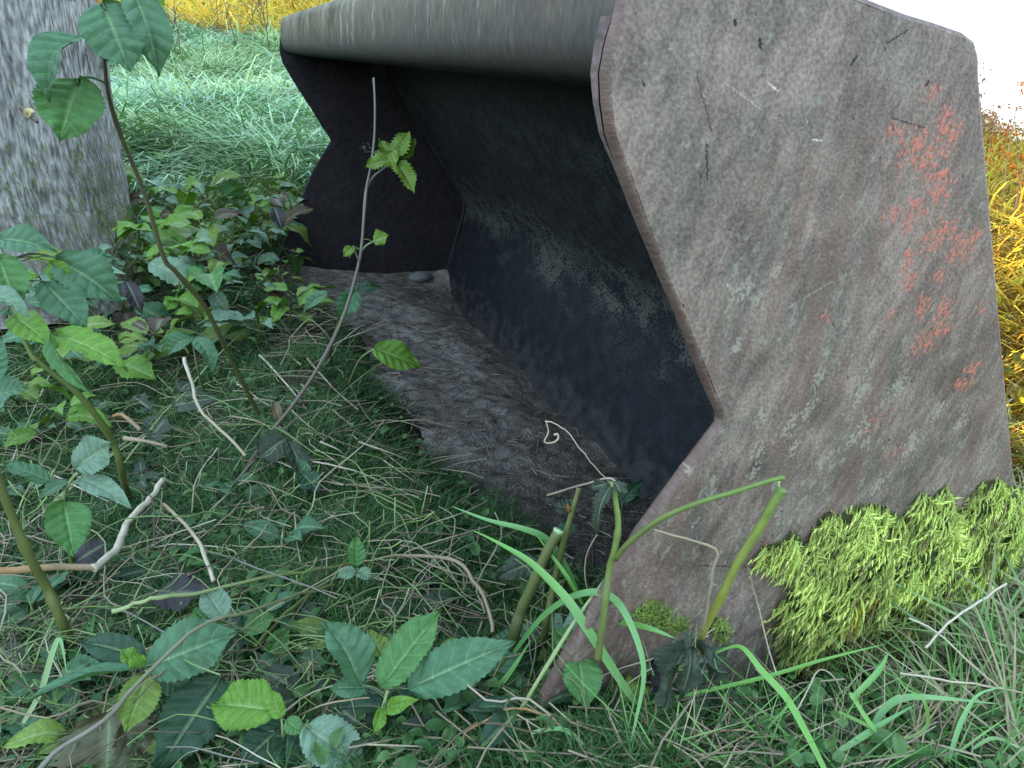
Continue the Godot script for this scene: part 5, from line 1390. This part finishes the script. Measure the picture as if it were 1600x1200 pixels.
func moss(label: String, poly: Array, n: int, size: float, bulge: float, base: Color, tip: Color, flow: Vector2, lift := 0.0) -> void:
	# a cushion of fronds on the plate: poly in picture pixels, laid on the plate's outer face
	var r := RandomNumberGenerator.new(); r.seed = n
	var pv := PackedVector2Array()
	var lo := Vector2(1e9, 1e9); var hi := -lo
	for p in poly:
		var q := plate_vt(p[0], p[1])
		pv.append(q); lo = lo.min(q); hi = hi.max(q)
	var root := thing("moss_clump", label, "moss", bk((lo.x + hi.x) * 0.5, lo.y, 0))
	var thick := func(q: Vector2) -> float:
		var dmin := 1e9
		for i in pv.size():
			var c := Geometry2D.get_closest_point_to_segment(q, pv[i], pv[(i + 1) % pv.size()])
			dmin = minf(dmin, c.distance_to(q))
		return bulge * minf(1.0, sqrt(dmin / (bulge * 1.6))) * (0.7 + 0.6 * n_fine.get_noise_2d(q.x * 1800.0, q.y * 1800.0))
	# brown mat underneath
	var mb := MB.new()
	var gx := 70; var gy := 40
	var ids := {}
	for j in gy + 1:
		for i in gx + 1:
			var q := Vector2(lerpf(lo.x, hi.x, float(i) / gx), lerpf(lo.y, hi.y, float(j) / gy))
			if not Geometry2D.is_point_in_polygon(q, pv): continue
			var h: float = thick.call(q) * 0.75
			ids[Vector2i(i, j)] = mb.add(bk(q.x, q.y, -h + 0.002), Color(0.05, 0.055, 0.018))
	for j in gy:
		for i in gx:
			var a := Vector2i(i, j); var b := Vector2i(i + 1, j); var c := Vector2i(i + 1, j + 1); var d := Vector2i(i, j + 1)
			if ids.has(a) and ids.has(b) and ids.has(c) and ids.has(d): mb.quad(ids[a], ids[b], ids[c], ids[d])
	if mb.ix.size() > 0: put("mat", mb, M.moss, root)
	var xs: Array = []; var cols: Array = []
	while xs.size() < n:
		var q := Vector2(r.randf_range(lo.x, hi.x), r.randf_range(lo.y, hi.y))
		if not Geometry2D.is_point_in_polygon(q, pv): continue
		var h: float = thick.call(q)
		if n_fine.get_noise_2d(q.x * 2600.0 + 77.0, q.y * 2600.0) < -0.30 and r.randf() < 0.8: continue
		var lvl := pow(r.randf(), 0.6)
		var p := bk(q.x, q.y, -h * lvl + 0.001)
		# fronds point outward and flow with the cushion
		var out := -U
		var f := (V * (flow.x + r.randf_range(-0.7, 0.7)) + T * (flow.y + r.randf_range(-0.6, 0.6)) + out * r.randf_range(0.5, 1.2)).normalized()
		var side := f.cross(out + V * 0.1).normalized()
		var s := size * r.randf_range(0.6, 1.25)
		var b := Basis(side, f, side.cross(f)).rotated(f, r.randf_range(-1.0, 1.0)).scaled_local(Vector3(s, s, s))
		xs.append(Transform3D(b, p))
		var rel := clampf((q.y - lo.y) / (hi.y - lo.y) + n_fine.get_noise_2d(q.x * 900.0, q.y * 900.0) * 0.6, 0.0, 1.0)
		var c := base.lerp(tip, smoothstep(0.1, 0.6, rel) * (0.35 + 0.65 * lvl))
		var ye := plate_vt(1318, 915)
		if bulge > 0.02 and q.distance_to(ye) < 0.022 * r.randf_range(0.4, 1.3): c = Color(0.55, 0.44, 0.03)
		if r.randf() < 0.1: c = Color(0.25, 0.21, 0.10)
		c *= 1.0 + 0.5 * n_fine.get_noise_2d(q.x * 1500.0 + 500.0, q.y * 1500.0)
		c.a = 1.0
		cols.append(c)
	many("fronds", frond(), M.moss, xs, cols, root)

func build_moss() -> void:
	moss("big bright yellow-green moss cushion on the lower right of the side plate", [[1178, 862], [1190, 850], [1222, 838], [1240, 822], [1256, 842], [1276, 812], [1290, 792], [1312, 800], [1340, 784], [1380, 786], [1404, 802], [1428, 800], [1436, 766], [1456, 772], [1478, 756], [1492, 792], [1510, 784], [1530, 752], [1556, 744], [1600, 762], [1606, 830], [1580, 872], [1540, 925], [1500, 962], [1440, 968], [1430, 1010], [1380, 1030], [1316, 1050], [1262, 1030], [1226, 1010], [1214, 946], [1240, 900], [1216, 868]], 7200, 0.036, 0.042, Color(0.19, 0.22, 0.07), Color(0.66, 0.76, 0.20), Vector2(0.10, -1.1))
	moss("small light green moss tuft low on the plate left of the leaning stalk", [[985, 960], [1000, 944], [1026, 938], [1046, 946], [1048, 964], [1078, 968], [1070, 984], [1046, 990], [1012, 974]], 420, 0.011, 0.008, Color(0.17, 0.24, 0.06), Color(0.40, 0.52, 0.14), Vector2(0.1, 0.3))
	moss("tiny moss tuft behind the foot of the leaning stalk", [[1104, 968], [1122, 962], [1134, 972], [1138, 996], [1120, 1004], [1106, 990]], 160, 0.012, 0.007, Color(0.17, 0.23, 0.06), Color(0.38, 0.48, 0.14), Vector2(0.2, -0.3))
	moss("thin dark moss film at the plate's buried foot", [[1230, 1010], [1300, 1030], [1370, 1010], [1440, 990], [1420, 1060], [1330, 1080], [1250, 1060]], 1000, 0.012, 0.006, Color(0.04, 0.055, 0.018), Color(0.10, 0.13, 0.04), Vector2(0.1, -0.3))

# ------------------------------------------------------------------ trees and far growth
func build_tree() -> void:
	# the trunk at the left edge and its crown, which hangs over the picture
	var base := at(-62, 430, 2.42)
	base.y = ground(base.x, base.z) - 0.05
	var root := thing("tree", "grey-barked tree trunk with a mossy foot at the left edge", "tree", base)
	var mb := MB.new()
	var rings := 90; var segs := 64
	for i in rings + 1:
		var f := float(i) / rings
		var y := f * 4.2
		for k in segs:
			var an := TAU * k / segs
			var rr := 0.53 * (1.0 - 0.06 * y) + 0.10 * exp(-y * 5.0) * (0.5 + 0.8 * maxf(0.0, sin(an * 3.0 + 0.6)))
			rr += 0.012 * sin(an * 9.0 + 2.0 * n_fine.get_noise_2d(an * 40.0, y * 30.0)) + 0.007 * sin(an * 23.0 + y * 0.6)
			rr *= 1.0 + 0.05 * n_fine.get_noise_3d(cos(an) * 120.0, sin(an) * 120.0, y * 50.0) + 0.018 * n_fine.get_noise_3d(cos(an) * 700.0, sin(an) * 700.0, y * 220.0)
			var p := base + Vector3(cos(an) * rr + 0.03 * y, y, sin(an) * rr)
			var g := 0.52 + 0.14 * n_fine.get_noise_3d(cos(an) * 200.0, sin(an) * 200.0, y * 120.0)
			var c := Color(g, g * 0.965, g * 0.90)
			mb.add(p, c)
	for i in rings:
		for k in segs:
			var k2 := (k + 1) % segs
			mb.quad(i * segs + k, i * segs + k2, (i + 1) * segs + k2, (i + 1) * segs + k)
	put("trunk", mb, M.bark, root)
	# limbs
	var r := RandomNumberGenerator.new(); r.seed = 12
	var tips: Array = []
	for k in 9:
		var an := TAU * k / 9.0 + r.randf_range(-0.2, 0.2)
		var o := base + Vector3(0.1, r.randf_range(2.9, 4.1), 0)
		var e := o + Vector3(cos(an) * r.randf_range(1.2, 2.2), r.randf_range(0.8, 2.2), sin(an) * r.randf_range(1.2, 2.2))
		var l := MB.new()
		tube(l, smooth_path([o, o.lerp(e, 0.5) + Vector3(0, 0.25, 0), e], 6), 0.09, 0.02, Color(0.2, 0.19, 0.17), Color(0.2, 0.19, 0.17), 8)
		put("limb", l, M.bark, root)
		tips.append(e); tips.append(o.lerp(e, 0.6) + Vector3(0, 0.3, 0))
	tips.append(base + Vector3(0.1, 5.6, 0))
	crown(root, tips, 16, 0.75, Color(0.07, 0.12, 0.03), Color(0.14, 0.16, 0.04), 12)
	# moss on the foot, on the side towards the bucket
	var xs: Array = []; var cols: Array = []
	while xs.size() < 1300:
		var an := r.randf_range(-0.25, 1.0); var y := r.randf_range(0.0, 0.72)
		if r.randf() > smoothstep(0.75, 0.2, y) * smoothstep(1.0, 0.5, an): continue
		if n_fine.get_noise_3d(an * 90.0, y * 160.0, 5.0) < -0.12: continue
		var rr := 0.535 * (1.0 - 0.06 * y) + 0.10 * exp(-y * 5.0) * (0.5 + 0.8 * maxf(0.0, sin(an * 3.0 + 0.6)))
		var nrm := Vector3(cos(an), 0, sin(an))
		var p := base + nrm * rr + Vector3(0.03 * y, y, 0)
		var s := r.randf_range(0.018, 0.034)
		var f := (nrm + Vector3(r.randf_range(-0.5, 0.5), r.randf_range(-0.6, 0.3), r.randf_range(-0.5, 0.5))).normalized()
		var sd := f.cross(Vector3.UP).normalized()
		xs.append(Transform3D(Basis(sd, f, sd.cross(f)).scaled_local(Vector3(s, s, s)), p))
		cols.append(Color(0.30, 0.29, 0.08).lerp(Color(0.17, 0.20, 0.05), r.randf()))
	many("trunk_moss", frond(), M.moss, xs, cols, root)
	# the snail
	var sp := at(47, 178, 1.0) - EYE
	var dsn := 1.5
	while dsn < 3.0:
		var q := EYE + sp * dsn
		var dy := q.y - base.y
		if Vector2(q.x - base.x - 0.03 * dy, q.z - base.z).length() < 0.545 * (1.0 - 0.06 * dy): break
		dsn += 0.004
	var at0 := EYE + sp * dsn
	var sn := thing("snail", "small yellowish banded snail on the grey tree bark", "snail", at0)
	var shell := MB.new()
	var spiral := PackedVector3Array()
	for k in 26:
		var a := k * 0.5
		var q := 0.011 * pow(1.0 - k / 28.0, 1.0)
		spiral.append(at0 + Vector3(cos(a) * q, sin(a) * q, 0.004 + k * 0.0005))
	tube(shell, spiral, 0.008, 0.0015, Color(0.5, 0.42, 0.2), Color(0.32, 0.22, 0.1), 10)
	put("shell", shell, M.stem, sn)
	var foot := MB.new()
	tube(foot, smooth_path([at0 + Vector3(-0.024, 0.016, 0.002), at0 + Vector3(0, -0.004, 0.003), at0 + Vector3(0.018, -0.022, 0.002)], 4), 0.004, 0.006, Color(0.16, 0.13, 0.09), Color(0.13, 0.1, 0.07), 8)
	put("body", foot, M.stem, sn)

func leaf_card() -> ArrayMesh:
	if not M.has("twiglet"):
		var mb := MB.new()
		var r := RandomNumberGenerator.new(); r.seed = 44
		for k in 9:
			var o := Vector3(r.randf_range(-0.4, 0.4), r.randf_range(-0.3, 0.3), r.randf_range(-0.4, 0.4))
			var d := Vector3(r.randf_range(-1, 1), r.randf_range(-0.7, 0.4), r.randf_range(-1, 1)).normalized() * 0.42
			var s := d.cross(Vector3(r.randf_range(-1, 1), 1.2, r.randf_range(-1, 1))).normalized() * 0.13
			var g := r.randf_range(0.75, 1.2)
			var c := Color(g, g, g)
			var a := mb.add(o, c); var b := mb.add(o + d * 0.45 + s, c); var e := mb.add(o + d, c); var f := mb.add(o + d * 0.45 - s, c)
			mb.quad(a, b, e, f)
		M.twiglet = mb.mesh()
	return M.twiglet

func crown(root: Node3D, tips: Array, per: int, spread: float, c0: Color, c1: Color, seed: int, size := 0.2) -> void:
	var r := RandomNumberGenerator.new(); r.seed = seed
	var xs: Array = []; var cols: Array = []
	for t in tips:
		for k in per:
			var q := Vector3(r.randfn(), r.randfn() * 0.75, r.randfn()) * spread * 0.5
			var s := size * r.randf_range(0.7, 1.3)
			xs.append(Transform3D(Basis.from_euler(Vector3(r.randf() * TAU, r.randf() * TAU, 0)).scaled(Vector3(s, s, s)), t + q))
			cols.append(c0.lerp(c1, r.randf()))
	many("crown", leaf_card(), M.gold if root.name.begins_with("golden") else M.turf, xs, cols, root)

func bush(called: String, label: String, x: float, z: float, h: float, rad: float, c0: Color, c1: Color, seed: int, n := 26, per := 150, group := "") -> void:
	var r := RandomNumberGenerator.new(); r.seed = seed
	var base := Vector3(x, (ground(x, z) if z > -40.0 else 0.5) - 0.1, z)
	var root := thing(called, label, "tree" if called == "hawthorn_tree" else "shrub", base, group)
	var mb := MB.new()
	tube(mb, smooth_path([base, base + Vector3(0.1, h * 0.4, 0), base + Vector3(-0.05, h * 0.85, 0)], 6), h * 0.025, h * 0.006, C["s_brown"], C["s_brown"], 8)
	put("trunk", mb, M.dry, root)
	var tips: Array = []
	for k in n:
		var f := r.randf()
		var a := r.randf() * TAU
		var rr := rad * sqrt(r.randf()) * (0.3 + 0.5 * sin(PI * minf(1.0, f * 0.9 + 0.1)))
		tips.append(base + Vector3(cos(a) * rr, h * (0.08 + 0.9 * f), sin(a) * rr))
	crown(root, tips, per, rad * 0.42, c0, c1, seed + 1, 0.16 + rad * 0.05)

func build_far() -> void:
	# hedgerow trees that stand behind the bucket and shade the slope
	var dk := Color(0.05, 0.09, 0.025)
	var hk := -1
	for q in [[-0.4, -11.6, 5.0, 1.3], [0.7, -10.0, 5.4, 1.4], [1.5, -8.6, 5.6, 1.3], [2.0, -7.2, 5.2, 1.1], [1.8, -5.9, 4.6, 0.8], [0.2, -13.4, 5.5, 1.5]]:
		hk += 1
		bush("hawthorn_tree", "dark hedgerow tree behind the bucket, " + ["farthest left", "second from the left", "middle one", "second from the right", "farthest right and nearest", "rearmost one"][hk], q[0], q[1], q[2], q[3], dk, Color(0.10, 0.13, 0.04), int(q[0] * 100 + 500), 30, 120, "hedgerow trees behind the bucket")
	# trees of the same hedge further right, outside the picture
	for q in [[8.2, -9.2, 8.5, 1.7], [10.0, -10.6, 9.0, 1.9]]:
		bush("hawthorn_tree", "tall hedgerow tree off to the right, " + ("nearer one" if q[0] < 9.0 else "farther one"), q[0], q[1], q[2], q[3], dk, Color(0.10, 0.13, 0.04), int(q[0] * 100 + 500), 34, 170, "tall hedgerow trees off to the right")
	var rt := thing("ash_tree", "single ash tree with a raised crown outside the right edge of the picture", "tree", Vector3(5.9, ground(5.9, -5.2) - 0.1, -5.2))
	var rtm := MB.new()
	tube(rtm, smooth_path([rt.position, rt.position + Vector3(0.1, 2.0, 0), rt.position + Vector3(0, 5.2, 0)], 6), 0.12, 0.04, C["s_brown"], C["s_brown"], 10)
	put("trunk", rtm, M.bark, rt)
	var rts: Array = []
	for k2 in 26:
		rts.append(rt.position + Vector3(sin(k2 * 2.4) * 1.0 * sqrt(k2 / 26.0), 3.3 + 2.6 * fmod(k2 * 0.37, 1.0), cos(k2 * 2.4) * 1.0 * sqrt(k2 / 26.0)))
	crown(rt, rts, 150, 0.6, dk, Color(0.10, 0.13, 0.04), 321, 0.22)
	# golden shrubs at the top of the slope
	var k := 0
	for q in [[-4.0, -15.0, 2.6, 1.3], [-5.6, -15.6, 2.9, 1.4], [-7.4, -15.2, 3.0, 1.5], [-8.6, -13.2, 2.4, 1.4], [-3.6, -17.5, 3.4, 1.5], [-6.4, -18.0, 3.8, 1.8]]:
		bush("golden_shrub", "sunlit golden-leaved shrub on the bank above the slope, " + ["lower one nearest the bucket", "second from the bucket in front", "third from the bucket in front", "nearest the tree trunk", "upper one nearest the bucket", "upper one nearer the trunk"][k], q[0], q[1], q[2], q[3], Color(0.74, 0.54, 0.09), Color(0.56, 0.54, 0.14), 60 + k, 22, 110, "golden shrubs on the bank")
		k += 1
	# bare twiggy weeds in front of the golden bank
	var r := RandomNumberGenerator.new(); r.seed = 31
	for i in 9:
		var px: float = [262, 278, 330, 350, 372, 392, 410, 300, 424][i]
		var py: float = [60, 110, 60, 40, 90, 70, 60, 30, 95][i]
		var b := on_ground(px, py + 40)
		var root := thing("bare_weed", "thin bare weed stalk against the golden bank, %s of nine" % nth(px, [262.0, 278.0, 300.0, 330.0, 350.0, 372.0, 392.0, 410.0, 424.0]), "weed", b, "bare weeds on the slope")
		var mb := MB.new()
		var h := r.randf_range(0.5, 0.95)
		var lean := Vector3(r.randf_range(-0.25, 0.25), 1, r.randf_range(-0.1, 0.1)) * h
		tube(mb, smooth_path([b, b + lean * 0.5 + Vector3(0.04, 0, 0), b + lean], 4), 0.006, 0.003, C["s_brown"], C["s_brown"], 5)
		for j in 7:
			var o := b + lean * r.randf_range(0.3, 0.95)
			var e := o + Vector3(r.randf_range(-0.35, 0.35), r.randf_range(0.0, 0.3), r.randf_range(-0.2, 0.2)) * 0.8
			tube(mb, smooth_path([o, o.lerp(e, 0.5) + Vector3(0, 0.05, 0), e], 3), 0.0035, 0.002, C["s_brown"], C["straw2"], 4)
		put("stalk", mb, M.dry, root)
	# willowherb gone to seed behind the right edge
	var w := 0
	for q in [[1550, 300, 1538, 92, 3.0], [1572, 330, 1600, 118, 2.8], [1590, 320, 1640, 140, 2.6], [1560, 300, 1580, 190, 3.4], [1600, 300, 1606, 170, 3.2], [1545, 280, 1562, 160, 3.8]]:
		var b := at(q[0], q[1], q[4]); b.y = ground(b.x, b.z)
		var t := at(q[2], q[3], q[4])
		var root := thing("seeded_weed", "reddish seed-head stalk behind the plate's right edge, %s of six" % nth(q[2], [1538, 1562, 1580, 1600, 1606, 1640]), "weed", b, "reddish seed-head stalks at the right")
		var mb := MB.new()
		var path := smooth_path([b, b.lerp(t, 0.5) + Vector3(-0.02, 0, 0), t], 6)
		tube(mb, path, 0.004, 0.0015, Color(0.35, 0.2, 0.08), Color(0.4, 0.22, 0.1), 5)
		put("stalk", mb, M.dry, root)
		var hm := MB.new()
		for j in 24:
			var f := r.randf_range(0.45, 1.0)
			var o := path[int(f * (path.size() - 1))]
			var d := Vector3(r.randf_range(-1, 1), r.randf_range(-0.2, 1.0), r.randf_range(-1, 1)).normalized()
			var l := r.randf_range(0.03, 0.10) * (1.4 - f)
			tube(hm, PackedVector3Array([o, o + d * l * 0.5 + Vector3(0, 0.008, 0), o + d * l]), 0.0012, 0.0008, Color(0.6, 0.36, 0.16), Color(0.65, 0.4, 0.2), 3)
			for g in 3:
				var e := o + d * l * r.randf_range(0.6, 1.0)
				tube(hm, PackedVector3Array([e, e + Vector3(r.randf_range(-1, 1), r.randf_range(-1, 0.6), r.randf_range(-1, 1)) * 0.016]), 0.0028, 0.001, Color(0.75, 0.48, 0.22), Color(0.8, 0.58, 0.32), 4)
		put("seed_head", hm, M.gold, root).set_meta("kind", "stuff")
		w += 1
	# far woods on the low horizon at the right
	for q in [[60.0, -75.0, 3.2, 5.0], [75.0, -80.0, 3.8, 6.0], [92.0, -82.0, 3.4, 6.0], [50.0, -82.0, 4.0, 5.0], [108.0, -85.0, 4.5, 7.0]]:
		bush("far_wood", "far tree on the low horizon at the right, " + nth(q[0], [50.0, 60.0, 75.0, 92.0, 108.0]), q[0], q[1], q[2], q[3], Color(0.26, 0.15, 0.07), Color(0.32, 0.22, 0.09), int(q[0]), 30, 120, "far trees on the horizon")

func set_controls() -> void:
	for q in [[0, 1200, 0.85], [400, 1200, 0.82], [800, 1200, 0.78], [1000, 1210, 0.64], [1250, 1210, 0.62], [900, 1060, 0.72], [960, 1070, 0.715], [1100, 1100, 0.775], [1250, 1085, 0.835], [1400, 1050, 0.89], [1600, 1200, 0.72], [0, 1000, 1.02], [400, 1000, 1.02], [750, 1000, 1.0], [1600, 1000, 0.95], [0, 800, 1.35], [300, 800, 1.33], [600, 800, 1.28], [0, 620, 1.85], [300, 600, 1.80], [500, 620, 1.75], [0, 430, 2.5], [200, 430, 2.5], [400, 430, 2.55], [250, 330, 3.2], [420, 330, 3.2], [250, 250, 4.4], [450, 250, 4.4], [250, 160, 6.0], [420, 160, 6.0], [280, 90, 8.0], [420, 100, 8.0], [300, 30, 11.0], [500, 10, 12.0], [300, -60, 16.0], [1590, 740, 1.6], [1590, 500, 2.2], [1590, 350, 3.2], [1590, 275, 6.0]]:
		ctl.append(at(q[0], q[1], q[2]))
	for p in [Vector3(0, 0.15, 0.6), Vector3(-2, 0.3, 0.8), Vector3(2, 0.1, 0.6), Vector3(2, 0.12, -1), Vector3(-0.2, 0.20, -1.6), Vector3(0.3, 0.22, -1.9), Vector3(0.1, 0.35, -3.2), Vector3(1.0, 0.75, -6.0), Vector3(2.0, 1.2, -9.0), Vector3(3.0, 1.9, -14.0), Vector3(8, 0.55, -12), Vector3(14, 0.5, -20), Vector3(10, 0.3, -4), Vector3(-6, 0.8, -2), Vector3(-12, 4.5, -18), Vector3(0, 0.1, 4), Vector3(-5, 0.4, 4), Vector3(5, 0.0, 4)]:
		ctl.append(p)
	gcache.resize(GNX * GNZ)
	for j in GNZ:
		for i in GNX:
			gcache[j * GNX + i] = height(GX0 + i * GS, GZ0 + j * GS)

func _ready() -> void:
	rng.seed = 2024
	basis_cam = Basis(Vector3.RIGHT, deg_to_rad(-PITCH))
	# ---- camera
	var cam := Camera3D.new()
	cam.name = "camera"
	cam.transform = Transform3D(basis_cam, EYE)
	cam.fov = rad_to_deg(2.0 * atan(600.0 / F))
	cam.near = 0.02; cam.far = 4000.0
	add_child(cam, true)
	# ---- sky
	var sky_mat := ProceduralSkyMaterial.new()
	sky_mat.sky_top_color = Color(0.72, 0.83, 0.95)
	sky_mat.sky_horizon_color = Color(0.86, 0.94, 0.97)
	sky_mat.sky_curve = 0.16
	sky_mat.sky_energy_multiplier = 1.0
	sky_mat.ground_bottom_color = Color(0.2, 0.2, 0.12)
	sky_mat.ground_horizon_color = Color(0.75, 0.76, 0.66)
	var sky := Sky.new(); sky.sky_material = sky_mat
	var env := Environment.new()
	env.background_mode = Environment.BG_SKY
	env.sky = sky
	env.ambient_light_source = Environment.AMBIENT_SOURCE_SKY
	env.tonemap_mode = Environment.TONE_MAPPER_LINEAR
	env.tonemap_exposure = 4.3
	env.sdfgi_enabled = true; env.ssao_enabled = true; env.ssil_enabled = true
	var we := WorldEnvironment.new()
	we.name = "world_environment"
	we.environment = env
	add_child(we, true)
	# ---- sun: low, behind the bucket a little to the right
	var sun := DirectionalLight3D.new()
	sun.name = "sun"
	sun.light_energy = 1.6
	sun.light_color = Color(1.0, 0.90, 0.72)
	sun.light_angular_distance = 0.5
	sun.shadow_enabled = true
	add_child(sun, true)
	var az := deg_to_rad(55.0); var el := deg_to_rad(24.0)
	var to_sun := Vector3(sin(az) * cos(el), sin(el), -cos(az) * cos(el))
	sun.look_at_from_position(to_sun * 10.0, Vector3.ZERO)
	# ---- noises and bucket axes
	n_ground.frequency = 0.9; n_ground.seed = 4; n_ground.fractal_octaves = 3
	n_fine.frequency = 0.01; n_fine.seed = 6; n_fine.fractal_octaves = 2
	n_clump.frequency = 1.2; n_clump.seed = 8; n_clump.fractal_octaves = 2
	U = Vector3(-0.37007755, 0.12163549, -0.92100348).normalized()
	V = Vector3(0.92900087, 0.04845481, -0.3668917)
	V = (V - U * V.dot(U)).normalized()
	T = V.cross(U)
	if T.y < 0: T = -T
	set_controls()
	make_materials()
	build_ground()
	build_bucket()
	build_soil()
	build_tree()
	build_far()
	build_masses()
	build_thicket()
	build_moss()
	build_plants()
	build_low_plants()
	build_blades()
